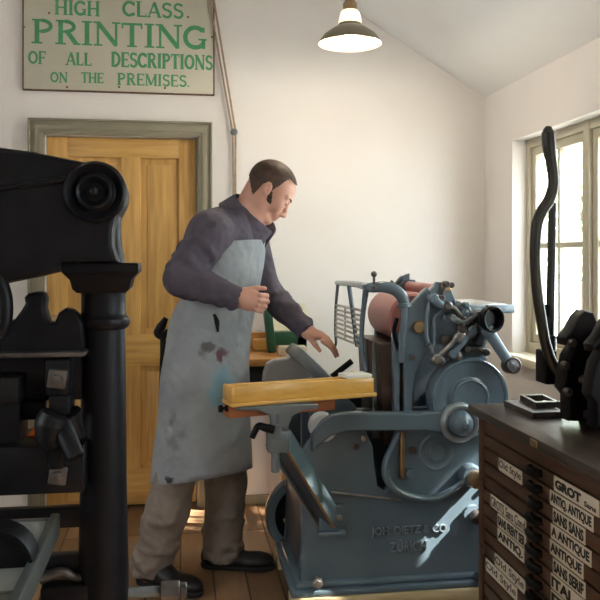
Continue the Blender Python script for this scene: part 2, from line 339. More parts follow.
# ---- windows
def window(n, y0, y1, mull, label=None):
    xo0, xo1 = RW + .075, RW + .155
    f = MB(); t = .042
    f.box(xo0, xo1, y0, y0 + t, WZ0, WZ1, .004).box(xo0, xo1, y1 - t, y1, WZ0, WZ1, .004)
    f.box(xo0 + .001, xo1, y0, y1, WZ1 - t, WZ1, .004).box(xo0 + .001, xo1, y0, y1, WZ0, WZ0 + t + .02, .004)
    for m_ in mull: f.box(xo0 - .004, xo1, m_ - .026, m_ + .026, WZ0, WZ1, .004)
    root = struct(f.build('window_%d' % n, 'winpaint'), label)
    zs = onX(560, 245, RW + .1).z
    ed = [y0 + t] + [q for m_ in mull for q in (m_ - .026, m_ + .026)] + [y1 - t]; ed.sort()
    for a, b in zip(ed[::2], ed[1::2]):
        c = MB(); s = .042; ca0, ca1 = xo0 + .014, xo1 - .018; lo, hi = WZ0 + t + .02, WZ1 - t
        c.box(ca0, ca1, a, a + s, lo, hi, .004).box(ca0, ca1, b - s, b, lo, hi, .004).box(ca0 + .001, ca1, a, b, lo, lo + s, .004).box(ca0 + .001, ca1, a, b, hi - s, hi, .004)
        ym = a + (b - a) * .50
        c.box(ca0 + .006, ca1 - .006, ym - .011, ym + .011, lo, hi, .003).box(ca0 + .007, ca1 - .006, a, b, zs - .013, zs + .013, .003)
        k = c.build('casement', 'winpaint', root)
        MB().box((ca0 + ca1) / 2 - .002, (ca0 + ca1) / 2 + .002, a + s * .6, b - s * .6, lo + s * .6, hi - s * .6).build('pane', 'glass', k)
    MB().box(RW - .05, xo0 + .02, y0 - .05, y1 + .05, WZ0 - .035, WZ0 + .006, .008).build('window_sill', 'cream', root)
    return root
window(1, WY0, WY1, (3.29, 2.63), 'olive cream casement window')
window(2, -.9, .9, (-.3, .3))  # second window out of view, added to bring in daylight
lw_ = MB()
for a_ in ((.45, .5, 1.0, 2.1), (1.3, 1.35, 1.0, 2.1), (.88, .92, 1.0, 2.1), (.45, 1.35, 1.001, 1.05), (.45, 1.35, 2.05, 2.099)): lw_.box(LW - .13, LW - .08, a_[0], a_[1], a_[2], a_[3], .004)
w3 = struct(lw_.build('window_3', 'winpaint'))  # unseen left window, added so daylight reaches cabinet front and ceiling
MB().box(LW - .107, LW - .103, 0.47, 1.33, 1.02, 2.08).build('pane', 'glass', w3)
# ---- outside: ground and trees beyond the window
struct(MB().box(-8, 24, -14, 20, -.5, -.35).build('ground', 'paleground'))
def tree(x, y, h, r, label, n_leaf=1500, gaps=()):
    t = thing('tree', (x, y, -.36), label, 'tree', 'trees outside the window')
    MB().tube([(x, y, -.37), (x + .05, y, h * .4), (x - .05, y + .1, h * .8)], [.16, .11, .05]).build('trunk', 'bark', t)
    rs = np.random.RandomState(int(abs(x * 31 + y * 17))); V, F = [], []
    for i in range(n_leaf):
        d = rs.normal(size=3); d /= np.linalg.norm(d); q = rs.uniform(.35, 1) ** .6
        c = np.array([x, y, h * .72]) + d * q * np.array([r, r, h * .42]); a = rs.normal(size=3); a /= np.linalg.norm(a); b = np.cross(a, d); b /= (np.linalg.norm(b) + 1e-6); s_ = rs.uniform(.07, .15)
        if gaps and any(np.linalg.norm(np.cross(c - np.array(g_), np.array(SUN_DIR))) < gr_ for g_, gr_ in gaps): continue
        n = len(V); V += [tuple(c + a * s_), tuple(c + b * s_ * .5), tuple(c - a * s_), tuple(c - b * s_ * .5)]; F.append((n, n + 1, n + 2, n + 3))
    MB().mesh(V, F).build('crown', 'leaf', t)
tree(6.0, 11.2, 3.2, 1.5, 'pale leafy tree outside, seen through the left casement')
tree(9.6, 8.3, 2.9, 1.8, 'pale leafy tree outside, seen at the right edge of the window')
tree(5.6, 1.7, 4.6, 1.7, 'unseen tall tree beyond the right edge, added to shade the sun, gapped for a sun streak', 4200, [(onY(484 - 5.0 * k, 485 + 8.4 * k, 2.97), .105) for k in range(10)] + [(onY(330 + 18 * k, 582, 2.95), .08) for k in range(6)])  # added sun blocker; crown gaps shaped to let a streak onto the press
# ---- pendant lamp
LP = W(350, 44, 3.5)
lamp = thing('pendant_lamp', LP, 'dark enamel dome pendant lamp, lit, hanging by the sloping ceiling', 'lamp')
R0 = 32 / 800 * 3.5
prof = [(R0, 0), (R0 * .97, .010), (R0 * .80, .040), (R0 * .52, .068), (R0 * .38, .078), (R0 * .35, .090)]
MB().lathe(LP, (0, 0, 1), prof + [(R0 * .35 - .003, .090), (R0 * .38 - .003, .076), (R0 * .52 - .003, .065), (R0 * .80 - .003, .037), (R0 * .97 - .003, .008), (R0 - .002, 0), (R0, 0)], 40).build('lamp_shade', 'shade', lamp)
MB().lathe(LP, (0, 0, 1), [(r_ - .0045, h_ - .001) for r_, h_ in prof[1:]] + [(0, .086)], 40).build('shade_lining', 'shadein', lamp)
M['bulb'] = emis('bulb_glow', (1.0, 0.86, 0.62), 22.0)
MB().ball(LP + Vector((0, 0, .028)), .030).build('bulb', 'bulb', lamp)
M['lglass'] = emis('lit_glass_neck', (1.0, 0.90, 0.66), 0.9)
MB().lathe(LP + Vector((0, 0, .088)), (0, 0, 1), [(R0 * .36, 0), (R0 * .36, .012), (R0 * .30, .05), (R0 * .24, .058), (0, .058)], 20).build('glass_neck', 'lglass', lamp)
MB().lathe(LP + Vector((0, 0, .145)), (0, 0, 1), [(0, 0), (.030, 0), (.032, .03), (.018, .05), (.010, .07), (0, .07)], 16).build('lamp_holder', 'brass', lamp)
czl = RIDGE_Z - SLOPE * abs(LP.x - RIDGE_X)
MB().cyl(LP + Vector((0, 0, .21)), Vector((LP.x, LP.y, czl + .002)), .004, seg=8).build('cord', 'black', lamp)
pl = bpy.data.lights.new('lamp_bulb_light', 'POINT'); po = bpy.data.objects.new('lamp_bulb_light', pl); COL.objects.link(po)
pl.energy = 13; pl.color = (1.0, .88, .70); pl.shadow_soft_size = .035; po.location = LP + Vector((0, 0, -.012))
# ---- enamel sign above the door
SY = BW - .022
sx0, sx1 = onY(23, 60, SY).x, onY(214, 60, SY).x; sz0 = onY(120, 92, SY).z; sz1 = onY(120, -14, SY).z
sign = thing('enamel_sign', ((sx0 + sx1) / 2, SY, sz0), 'cream enamel sign with green capitals advertising printing, above the door', 'sign')
sb = MB().box(sx0, sx1, SY, BW - .001, sz0, sz1, .004); sb.build('sign_plate', 'sign', sign)
eg = MB()
for a in ((sx0 - .003, sx0 + .004, sz0 - .003, sz1), (sx1 - .004, sx1 + .003, sz0 - .003, sz1), (sx0, sx1, sz0 - .003, sz0 + .003)): eg.box(a[0], a[1], SY - .002, BW - .002, a[2], a[3], .001)
eg.build('rusted_edge', 'signedge', sign)
T_, t_ = .19, .10
def L(*a): return ('l',) + a
def Ar(*a): return ('a',) + a
def sf(x, y, h=.13): return L(x - h, y, x + h, y, .07)
GL = {
 'A': (.80, [L(.08, .03, .40, 1, t_), L(.40, .97, .70, .03, T_), L(.2, .33, .58, .33, t_), sf(.08, .03), sf(.70, .03)]),
 'C': (.78, [Ar(.42, .5, .33, .42, 42, 318, T_), L(.69, .70, .69, .93, t_), L(.69, .07, .69, .25, t_)]),
 'D': (.80, [L(.16, 0, .16, 1, T_), Ar(.22, .5, .46, .45, -90, 90, T_ * .9), L(.16, .95, .25, .95, t_), L(.16, .05, .25, .05, t_), sf(.12, .965, .1), sf(.12, .035, .1)]),
 'E': (.70, [L(.16, 0, .16, 1, T_), L(.1, .95, .62, .95, t_), L(.1, .05, .64, .05, t_), L(.16, .5, .5, .5, t_), L(.61, .78, .61, .98, .07), L(.63, .02, .63, .22, .07), L(.5, .4, .5, .6, .06)]),
 'F': (.66, [L(.16, 0, .16, 1, T_), L(.1, .95, .62, .95, t_), L(.16, .5, .5, .5, t_), L(.61, .76, .61, .98, .07), L(.5, .4, .5, .6, .06), sf(.16, .03, .17)]),
 'G': (.84, [Ar(.42, .5, .33, .42, 42, 330, T_), L(.69, .72, .69, .93, t_), L(.69, .03, .69, .42, T_ * .8), sf(.66, .42, .14)]),
 'H': (.86, [L(.16, 0, .16, 1, T_), L(.70, 0, .70, 1, T_), L(.16, .5, .7, .5, t_)] + [sf(x, y, .15) for x in (.16, .7) for y in (.03, .97)]),
 'I': (.40, [L(.2, 0, .2, 1, T_), sf(.2, .03, .16), sf(.2, .97, .16)]),
 'L': (.66, [L(.16, 0, .16, 1, T_), L(.1, .05, .6, .05, t_), L(.59, .02, .59, .24, .07), sf(.16, .97, .16)]),
 'M': (1.0, [L(.14, 0, .14, 1, t_), L(.16, .97, .5, .08, T_), L(.5, .08, .84, .97, t_), L(.85, 0, .85, 1, T_), sf(.14, .03, .13), sf(.86, .03, .13), sf(.12, .97, .1), sf(.88, .97, .1)]),
 'N': (.88, [L(.15, 0, .15, 1, t_), L(.15, .96, .73, .04, T_), L(.73, 0, .73, 1, t_), sf(.15, .03, .14), sf(.73, .97, .14), sf(.1, .97, .1)]),
 'O': (.84, [Ar(.42, .5, .32, .42, 0, 360, T_ * .9)]),
 'P': (.74, [L(.17, 0, .17, 1, T_), Ar(.3, .73, .30, .225, -90, 90, T_ * .8), L(.17, .955, .32, .955, t_), L(.17, .505, .32, .505, t_), sf(.17, .03, .17), sf(.12, .97, .1)]),
 'R': (.80, [L(.17, 0, .17, 1, T_), Ar(.3, .74, .29, .215, -90, 90, T_ * .8), L(.17, .955, .32, .955, t_), L(.17, .525, .36, .525, t_), L(.38, .52, .66, .03, T_), sf(.17, .03, .17), sf(.70, .03, .1), sf(.12, .97, .1)]),
 'S': (.66, [Ar(.33, .73, .21, .20, 30, 270, T_ * .8), Ar(.33, .28, .23, .22, 90, -150, T_ * .85), L(.55, .76, .55, .95, .07), L(.11, .05, .11, .25, .07)]),
 'T': (.72, [L(.36, 0, .36, 1, T_), L(.04, .95, .68, .95, t_), L(.05, .76, .05, .98, .07), L(.67, .76, .67, .98, .07), sf(.36, .03, .16)]),
 '.': (.25, [L(.12, 0, .12, .14, .14)]),
}
def lettering(word, xa, xb, z0, z1, y, name):
    mb = MB(); tot = sum(GL[c][0] for c in word); k = (xb - xa) / tot; H = z1 - z0; x = xa; lay = 0
    for c in word:
        w, ss = GL[c]
        for s_ in ss:
            if s_[0] == 'l': pts = [(s_[1], s_[2]), (s_[3], s_[4])]; wd_ = s_[5]
            else: pts = arc(s_[1], s_[2], s_[3], s_[5], s_[6], 16, s_[4]); wd_ = s_[7]
            P = [Vector((x + a * k, 0, z0 + b_ * H)) for a, b_ in pts]; hw = wd_ * min(H, k * 1.25) * .5; lay += 1; yy = y - .0004 - .00002 * (lay % 7)
            V = []; n = len(P)
            for i in range(n):
                d = (P[min(i + 1, n - 1)] - P[max(i - 1, 0)]).normalized(); nn = Vector((-d.z, 0, d.x))
                V += [P[i] + nn * hw, P[i] - nn * hw]
            V = [(v.x, yy, v.z) for v in V] + [(v.x, y + .0005, v.z) for v in V]; q = 2 * n
            F = [(2 * i, 2 * i + 1, 2 * i + 3, 2 * i + 2) for i in range(n - 1)] + [(2 * i, 2 * i + 2, q + 2 * i + 2, q + 2 * i) for i in range(n - 1)] + [(2 * i + 1, q + 2 * i + 1, q + 2 * i + 3, 2 * i + 3) for i in range(n - 1)]
            mb.mesh(V, F)
        x += w * k
    o = mb.build(name, 'green', sign); return plab(o, 'green painted capitals')
for word, a, b, ya, yb in (('HIGH', 54.5, 100, .5, 15.5), ('CLASS', 122, 184, 2, 17.5), ('PRINTING', 31.5, 208, 22.5, 46.5), ('OF', 28, 46, 51, 64), ('ALL', 66, 92, 52.5, 65.5), ('DESCRIPTIONS', 111, 213, 53.5, 68.5), ('ON', 50, 68, 72, 82.5), ('THE', 81, 104, 72.5, 83), ('PREMISES.', 117, 190, 74, 86)):
    xm_ = (a + b) / 2
    lettering(word, onY(a, 40, SY).x, onY(b, 40, SY).x, onY(xm_, yb, SY).z, onY(xm_, ya, SY).z, SY, 'lettering')
for px, py in ((49, 13), (188, 17), (24, 27), (212, 37), (67, 87), (119, 87), (165, 88)): MB().lathe(onY(px, py, SY - .0005), (0, -1, 0), [(.006, 0), (.005, .002), (0, .003)], 10).build('screw_head', 'signedge', sign)
# ---- pull cord on the wall
CY = BW - .03
p0, p1, pk = onY(209, -2, CY), onY(213.5, -2, CY), onY(234, 132, CY)
cord = thing('pull_cord', (pk.x, CY, 0.9), 'brown double pull cord with a round cleat running down the wall beside the door', 'cord')
MB().tube([onY(203, -60, CY), p0, onY(232.5, 131, CY)], .0055, 8, smooth=False).build('rope', 'rope', cord)
MB().tube([onY(208.5, -60, CY), p1, onY(235.5, 131, CY)], .0055, 8, smooth=False).build('rope', 'rope', cord)
MB().ball(pk, .020).cyl(pk, (pk.x, BW + .001, pk.z), .009).build('cleat', 'mgrey', cord)
MB().tube([onY(233, 133, CY), onY(233.5, 200, CY), onY(233.5, 300, CY)], .0055, 8, smooth=False).tube([onY(235.5, 133, CY), onY(235.5, 200, CY), onY(235.5, 300, CY)], .0055, 8, smooth=False).build('rope', 'rope', cord)
# ================================================================ bench at the back wall
bx0, bx1, bz = onY(206, 355, 3.80).x, onY(303, 355, 3.80).x, .843
bench = thing('workbench', ((bx0 + bx1) / 2, 4.0, 0), 'orange-brown wooden bench with a low upstand, against the back wall behind the man', 'bench')
MB().box(bx0, bx1, 3.76, 4.27, bz - .035, bz, .005).build('bench_top', 'bench', bench)
MB().box(bx0, onY(279, 340, 4.24).x, 4.225, 4.27, bz + .0005, .925, .004).build('upstand', 'bench', bench)
MB().box(bx0 + .05, bx1 - .02, 3.80, 4.24, .60, bz - .035, .004).build('bench_box', 'ink', bench)
for x in (bx0 + .04, bx1 - .05):
    for y in (3.82, 4.2): MB().box(x, x + .05, y, y + .05, 0, .60, .004).build('leg', 'bench', bench)
x = onY(254, 345, 4.12).x
tag(MB().box(x, x + .10, 4.10, 4.20, bz, bz + .055, .004).build('wooden_block', 'honey'), 'small honey-coloured wooden block on the bench left of the green stand', 'block')
ga, gb = onY(266, 350, 4.0), onY(318, 343, 4.0)
gs = thing('metal_stand', (ga.x, 4.0, bz), 'dark green metal stand with a cream sloping panel, on the back bench', 'stand')
MB().box(ga.x, ga.x + .04, 3.98, 4.06, bz + .003, onY(260, 310, 4.0).z, .004, rot=Matrix.Rotation(radians(-6), 3, 'Y')).build('upright', 'dgreen', gs)
MB().box(ga.x + .02, gb.x - .06, 3.985, 4.05, onY(280, 345, 4.0).z, onY(280, 332, 4.0).z, .004).box(gb.x - .11, gb.x - .06, 3.985, 4.05, bz, onY(280, 332, 4.0).z, .004).build('crossbar', 'dgreen', gs)
q0, q1 = onY(266, 308, 4.15), onY(300, 304, 4.15)
MB().mesh([(q0.x, 4.06, q0.z - .11), (q1.x + .06, 4.06, q0.z - .11), (q1.x + .03, 4.2, q1.z), (q0.x, 4.2, q1.z), (q0.x, 4.065, q0.z - .125), (q1.x + .06, 4.065, q0.z - .125), (q1.x + .03, 4.21, q1.z - .012), (q0.x, 4.21, q1.z - .012)],
          [(0, 1, 2, 3), (7, 6, 5, 4), (0, 4, 5, 1), (1, 5, 6, 2), (2, 6, 7, 3), (3, 7, 4, 0)]).build('panel', 'cream', gs)
x = onY(279, 348, 3.9).x
tag(MB().box(x, x + .13, 3.84, 3.93, bz, bz + .045, .003).build('paper_stack', 'card'), 'short stack of buff paper at the front of the back bench, below the green stand', 'paper')
# ================================================================ grey-blue jobbing press
YF = 2.97
pc = onY(388, 590, YF)
plinth = thing('timber_plinth', (pc.x, 3.2, 0), 'pale bare timber plinth under the grey-blue printing press', 'plinth')
PX0, PX1 = onY(291, 598, 2.95).x, onY(484, 598, 2.92).x
MB().box(PX0, PX1, 2.92, 3.02, 0, .058, .003).build('timber', 'palewood', plinth)
MB().box(PX0, PX1, 3.36, 3.48, 0, .058, .003).build('timber', 'palewood', plinth)
press = thing('printing_press', (pc.x, 3.2, .058), 'grey-blue cast iron platen printing press with raised maker lettering, standing on pale timbers', 'printing press')
B = lambda mb, n, m='blue', par=press, **k: mb.build(n, m, par, **k)
bx0_, bx1_ = onY(291, 594, 2.94).x, onY(484, 590, 2.94).x
mb = MB().box(bx0_, bx1_, 2.93, 3.47, .058, .082, .008).box(bx0_ + .02, bx1_ - .01, 2.95, 3.45, .08, .105, .012); B(mb, 'base_flange')
outer = [(300, 588), (302, 560), (303, 535), (301, 505), (300, 480), (302, 455), (310, 440), (326, 428), (340, 420), (352, 416), (404, 418), (404.5, 345), (406, 312), (412, 303), (424, 291), (428, 288), (431, 290), (438, 282), (449, 283), (452, 290), (456, 300), (466, 305), (477, 311), (483, 322), (487, 345), (488, 390), (487, 430), (486, 500), (483, 588)]
hole1 = [(366, 431), (397, 431), (392, 446), (387, 470), (391, 484), (385, 491), (378, 487), (374, 460), (373, 446)]
hole2 = [(413, 428), (412.5, 395), (416, 374), (426, 354), (438, 345), (452, 348), (444, 362), (434, 380), (430, 400), (432, 428)]
frame = B(MB().poly(XZ(outer, YF), 'Y', YF, YF + .045, holes=[XZ(hole1, YF), XZ(hole2, YF)], bev=.006), 'side_frame')
for k, (body, xa, xb, ya, yb) in enumerate((('JOH. DIETZ & CO', 371, 446, 537.5, 527.5), ('Z\u00dcRICH', 389.5, 426, 552, 540.0))):
    a, b = onY(xa, ya, YF), onY(xb, ya - (xb - xa) * .06, YF)
    B(MB().text(body, (a.x, YF, a.z), (1, 0, 0), (0, 0, 1), b.x - a.x, onY(xa, yb, YF).z - a.z, extrude=.008, bold=.0), 'raised_lettering', 'letterblue', frame)
far_outer = [p for p in outer]
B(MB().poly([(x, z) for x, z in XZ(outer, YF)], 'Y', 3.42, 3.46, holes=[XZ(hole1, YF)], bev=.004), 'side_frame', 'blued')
xl = onY(303, 540, YF).x
# casting ends closing the lower body, cross bars between the frames
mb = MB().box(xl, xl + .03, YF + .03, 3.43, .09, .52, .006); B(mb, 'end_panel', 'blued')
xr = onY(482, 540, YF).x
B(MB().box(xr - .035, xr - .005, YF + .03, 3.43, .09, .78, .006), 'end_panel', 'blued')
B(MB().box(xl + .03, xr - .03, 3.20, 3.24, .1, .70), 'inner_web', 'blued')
# raised seam across the lower plate and the thin rod above it
a, b = onY(331, 492, YF - .006), onY(401, 500, YF - .006)
B(MB().cyl(a, b, .004, seg=8), 'thin_rod', 'steel')
# bolts, bosses and knobs on the plate
def boss(px, py, rs, m, name='boss', y=YF, par=press, seg=24):
    c = onY(px, py, y); k = y / 800 * 1.0
    return B(MB().lathe((c.x, y + .004, c.z), (0, -1, 0), [(0, 0)] + [(r * k, h) for r, h in rs], seg), name, m, par)
boss(437, 452, [(20, 0), (20, .006), (17.5, .010), (16, .006), (10, .006), (9.5, .014), (8, .016), (7, .010), (0, .010)], 'blue')
boss(410, 473, [(5, 0), (5, .018), (3, .02), (0, .02)], 'blue'); boss(412, 450, [(4, 0), (4, .014), (0, .016)], 'iron2')
boss(469, 474, [(12, 0), (12, .03), (10, .045), (0, .045)], 'blue', 'boss'); boss(471, 476, [(8.5, .04), (9, .05), (8.5, .075), (6, .082), (0, .082)], 'brass', 'shaft_end')
boss(472, 514, [(10, 0), (10, .02), (0, .022)], 'blue'); boss(474, 515, [(7, .018), (7.5, .03), (6.5, .05), (3, .055), (0, .055)], 'iron2', 'shaft_end')
boss(317, 582, [(6, 0), (6, .02), (4, .022), (4, .032), (0, .034)], 'steel', 'bolt', 2.95, seg=6); boss(478, 577, [(6, 0), (6, .02), (4, .022), (4, .032), (0, .034)], 'blued', 'bolt', 2.95, seg=6)
boss(356, 446, [(3.5, 0), (3.5, .012), (0, .013)], 'iron2', 'bolt'); boss(363, 438, [(2.5, 0), (2.5, .02), (0, .022)], 'steel', 'bolt')
boss(480, 491, [(2.6, 0), (2.6, .012), (0, .013)], 'blued', 'bolt')
# curved guard lever sweeping round the boss
pts = [onY(px, py, 2.945) for px, py in ((399, 433), (392, 446), (386, 462), (386, 476), (392, 486), (403, 493), (420, 498), (438, 497), (453, 489), (468, 477))]
B(MB().tube(pts, [.012, .016, .022, .025, .023, .022, .021, .02, .018, .016], flat=.65, ref=(0, -1, 0)), 'curved_lever')
a, b = onY(400, 432, 2.96), onY(402, 478, 2.96)
B(MB().box(a.x, a.x + .018, 2.955, 2.968, b.z, a.z, .003), 'copper_strip', 'brass')
# the long horizontal arm and its domed hub
ya = 2.93
arm = [(322, 421), (332, 415), (345, 412.5), (420, 413), (440, 411), (450, 404), (462, 403), (470, 440), (455, 443), (440, 432.5), (425, 430), (366, 430.5), (345, 431), (330, 436), (318, 446), (312, 452), (312, 435)]
B(MB().poly(XZ(arm, ya), 'Y', ya - .012, ya + .05, bev=.007), 'long_arm')
hb = MB(); c = onY(462, 424, 2.89); s_ = 2.89 / 800
hb.lathe((c.x, 2.96, c.z), (0, -1, 0), [(0, 0), (20.5 * s_, 0), (20.5 * s_, .046), (14 * s_, .050), (13 * s_, .066), (11.5 * s_, .084), (8 * s_, .098), (4 * s_, .104), (4 * s_, .110), (2.6 * s_, .118), (0, .120)], 40)
hub = B(hb, 'arm_hub', 'blue')
B(MB().lathe((c.x, 2.96, c.z), (0, -1, 0), [(13.6 * s_, .040), (13.8 * s_, .052), (15.5 * s_, .059), (18.5 * s_, .060), (20.6 * s_, .054), (21.3 * s_, .044), (21.3 * s_, .028), (20 * s_, .026)], 48), 'hub_ring', 'wornblue', hub)
# big dished disc
c = onY(469.5, 398, 2.94); s_ = 2.94 / 800
B(MB().lathe((c.x, 3.02, c.z), (0, -1, 0), [(0, 0), (41 * s_, 0), (42 * s_, .010), (42 * s_, .088), (41 * s_, .094), (39 * s_, .094), (37.5 * s_, .086), (22 * s_, .080), (20.5 * s_, .084), (20 * s_, .096), (18.5 * s_, .098), (17 * s_, .090), (6 * s_, .088), (0, .088)], 56), 'gear_disc')
# dark crank wheel at the far left side
c = onY(304, 514, 3.51); s_ = 3.51 / 800
wm = MB().lathe((c.x, 3.49, c.z), (0, 1, 0), [(30 * s_, 0), (38 * s_, 0), (39.5 * s_, .012), (39.5 * s_, .045), (38 * s_, .055), (30 * s_, .055), (30 * s_, 0)], 48); fw_ = B(wm, 'flywheel', 'blue')
wm = MB().lathe((c.x, 3.505, c.z), (0, 1, 0), [(0, 0), (30.5 * s_, 0), (30.5 * s_, .02), (0, .02)], 48).lathe((c.x, 3.46, c.z), (0, 1, 0), [(0, -.02), (.03, -.02), (.03, .10), (0, .10)], 20); B(wm, 'wheel_web', 'iron', fw_)
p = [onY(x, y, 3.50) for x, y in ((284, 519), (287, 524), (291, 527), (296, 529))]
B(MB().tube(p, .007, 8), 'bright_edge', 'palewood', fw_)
# inclined channel rail that carries the feed board
A0, A1 = onY(285, 436, 2.79), onY(336, 520, 2.925)
d = (A1 - A0); L_ = d.length; ux = d.normalized(); rot = Matrix((ux, Vector((0, 1, 0)) - ux * ux.y, ux.cross(Vector((0, 1, 0)))))
rot = Matrix(((ux.x, 0, -ux.z), (ux.y, 1, 0), (ux.z, 0, ux.x)))
def bar(mb, o, y0, y1, h0, h1, x0=0, x1=None):
    x1 = L_ if x1 is None else x1; V = []
    n_ = Vector((-ux.z, 0, ux.x)).normalized(); n_ = n_ if n_.z > 0 else -n_
    for x_ in (x0, x1):
        for (yy, hh) in ((y0, h0), (y1, h0), (y1, h1), (y0, h1)): V.append(o + ux * x_ + Vector((0, yy, 0)) + n_ * hh)
    return mb.mesh(V, [(0, 1, 2, 3), (7, 6, 5, 4), (0, 4, 5, 1), (1, 5, 6, 2), (2, 6, 7, 3), (3, 7, 4, 0)])
TW = Matrix.Rotation(radians(-40), 3, ux)
ny = Vector((0, 1, 0)); ny = (ny - ux * ux.dot(ny)).normalized(); nn_ = ux.cross(ny); nn_ = nn_ if nn_.z > 0 else -nn_
RA, RB = TW @ ny, TW @ nn_
if RB.y > 0: TW = Matrix.Rotation(radians(40), 3, ux); RA, RB = TW @ ny, TW @ nn_
def bar(mb, y0, y1, h0, h1):
    V = [A0 + ux * x_ + RA * yy + RB * hh for x_ in (0, L_) for (yy, hh) in ((y0, h0), (y1, h0), (y1, h1), (y0, h1))]
    return mb.mesh(V, [(0, 1, 2, 3), (7, 6, 5, 4), (0, 4, 5, 1), (1, 5, 6, 2), (2, 6, 7, 3), (3, 7, 4, 0)])
mb = MB(); bar(mb, -.034, .034, 0, .008); rail = B(mb, 'feed_board_rail', 'blue')
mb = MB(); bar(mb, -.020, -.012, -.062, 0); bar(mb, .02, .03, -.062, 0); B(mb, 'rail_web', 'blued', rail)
mb = MB(); bar(mb, -.037, -.034, -.003, .0085); B(mb, 'worn_rail_edge', 'brass', rail)
mb = MB(); bar(mb, -.034, -.010, -.070, -.062); B(mb, 'rail_lip', 'mgrey', rail)
c = onY(331, 518, 2.95)
mb = MB().box(c.x - .048, c.x + .048, 2.925, YF + .002, c.z - .042, c.z + .05, .004).box(c.x - .055, c.x + .048, 2.90, YF, c.z - .052, c.z - .036, .003); rb = B(mb, 'rail_bracket', 'blue')
cc = onY(340, 518, 2.92); B(MB().lathe((cc.x, 2.928, cc.z), (0, -1, 0), [(.012, 0), (.012, .010), (0, .012)], 6), 'bolt', 'steel', rb)
# post and T-shaped board bracket
YP = 2.742; c = onY(275.5, 440, YP); zt_ = onY(275, 408, YP).z; zb_ = onY(275, 472, YP).z
B(MB().cyl((c.x, YP, zb_), (c.x, YP, zt_ - .02), .015).cyl((c.x, YP, onY(275, 438, YP).z), (c.x, YP, onY(275, 424, YP).z), .024), 'post', 'mgrey')
cl = MB().box(c.x - .03, c.x + .05, YP - .02, YP + .03, onY(275, 452, YP).z, onY(275, 430, YP).z, .008); clamp = B(cl, 'clamp', 'mgrey')
B(MB().tube([onY(x, y, YP - .025) for x, y in ((274, 430), (266, 428), (259, 426), (255, 431), (252, 438))], [.014, .014, .012, .011, .010]), 'clamp_lever', 'iron', clamp)
Rz = Matrix.Rotation(radians(15), 3, 'Z'); PIV = onY(235, 404, 2.72)
def bx(px, py): # point on the board's turned front plane
    ex = Rz @ Vector((1, 0, 0)); r_ = ray(px, py); n_ = Rz @ Vector((0, 1, 0)); t__ = (PIV - ORI).dot(n_) / r_.dot(n_); return ORI + r_ * t__
Lx = lambda px, py=400: (Rz.inverted() @ (bx(px, py) - PIV)).x
Lz = lambda px, py: bx(px, py).z
tb = MB()
def tbox(mb, x0, x1, y0, y1, z0, z1, bev=.003):
    old = set(mb.bm.verts); mb.box(PIV.x + x0, PIV.x + x1, PIV.y + y0, PIV.y + y1, z0, z1, bev)
    for v in [v for v in mb.bm.verts if v not in old]: v.co = PIV + Rz @ (v.co - PIV)
    return mb
za, zb2, zc = Lz(235, 386.5), Lz(235, 403), Lz(235, 407)
w_ = Lx(374)
tbox(tb, Lx(240), Lx(312), .0, .027, zc - .012, zc - .0005, .002)
tb.poly([(onY(x, y, YP).x, onY(x, y, YP).z) for x, y in ((236, 406), (318, 404), (318, 408), (302, 410), (291, 416), (288, 428), (271, 428), (269, 414), (258, 410), (236, 410))], 'Y', YP - .012, YP + .010, bev=.003)
B(tb, 'board_bracket', 'mgrey')
# upper half: drum, rollers, guard, bed, platen
def Yc(px, py, y0, y1, r, name, m, seg=40, bevel=.01):
    c = onY(px, py, y0); return B(MB().lathe((c.x, y0, c.z), (0, 1, 0), [(0, 0), (r - bevel, 0), (r, bevel), (r, y1 - y0 - bevel), (r - bevel, y1 - y0), (0, y1 - y0)], seg), name, m)
Yc(414, 319, 3.03, 3.40, .100, 'ink_drum', 'pink', 56)
c = onY(440, 290, 3.03)
Yc(438, 290, 3.025, 3.56, .023, 'ink_roller', 'pink'); Yc(426, 299, 3.03, 3.42, .020, 'ink_roller', 'pink')
p = onY(407, 284, 3.40)
B(MB().poly([(p.x - .10, p.z - .10), (p.x - .05, p.z + .015), (p.x - .035, p.z), (p.x - .01, p.z + .03), (p.x + .03, p.z + .045), (p.x + .03, p.z - .1)], 'Y', 3.46, 3.49), 'roller_bracket', 'blued')
# bed: dark greasy upright block seen from the left, between the frames
b0 = onY(370, 345, 3.03).x
bed_pts = [(onY(379, 344, 3.03).x, onY(379, 344, 3.03).z), (onY(404, 344, 3.03).x + .04, onY(404, 344, 3.03).z), (onY(404, 440, 3.03).x + .04, onY(404, 445, 3.03).z), (onY(384, 440, 3.03).x, onY(384, 445, 3.03).z)]
bedo = B(MB().poly(bed_pts, 'Y', 3.03, 3.41, bev=.004), 'type_bed', 'bed')
for yy in (3.10, 3.24): B(MB().box(bed_pts[0][0] - .006, bed_pts[0][0] + .02, yy, yy + .02, bed_pts[3][1] + .01, bed_pts[0][1] - .004, .002), 'bed_rib', 'mgrey', bedo)
a = onY(396, 346, 2.99); b = onY(400, 430, 2.99)
B(MB().box(a.x - .012, a.x + .012, 2.98, 3.02, b.z, a.z + .05, .004), 'bed_upright', 'blue')
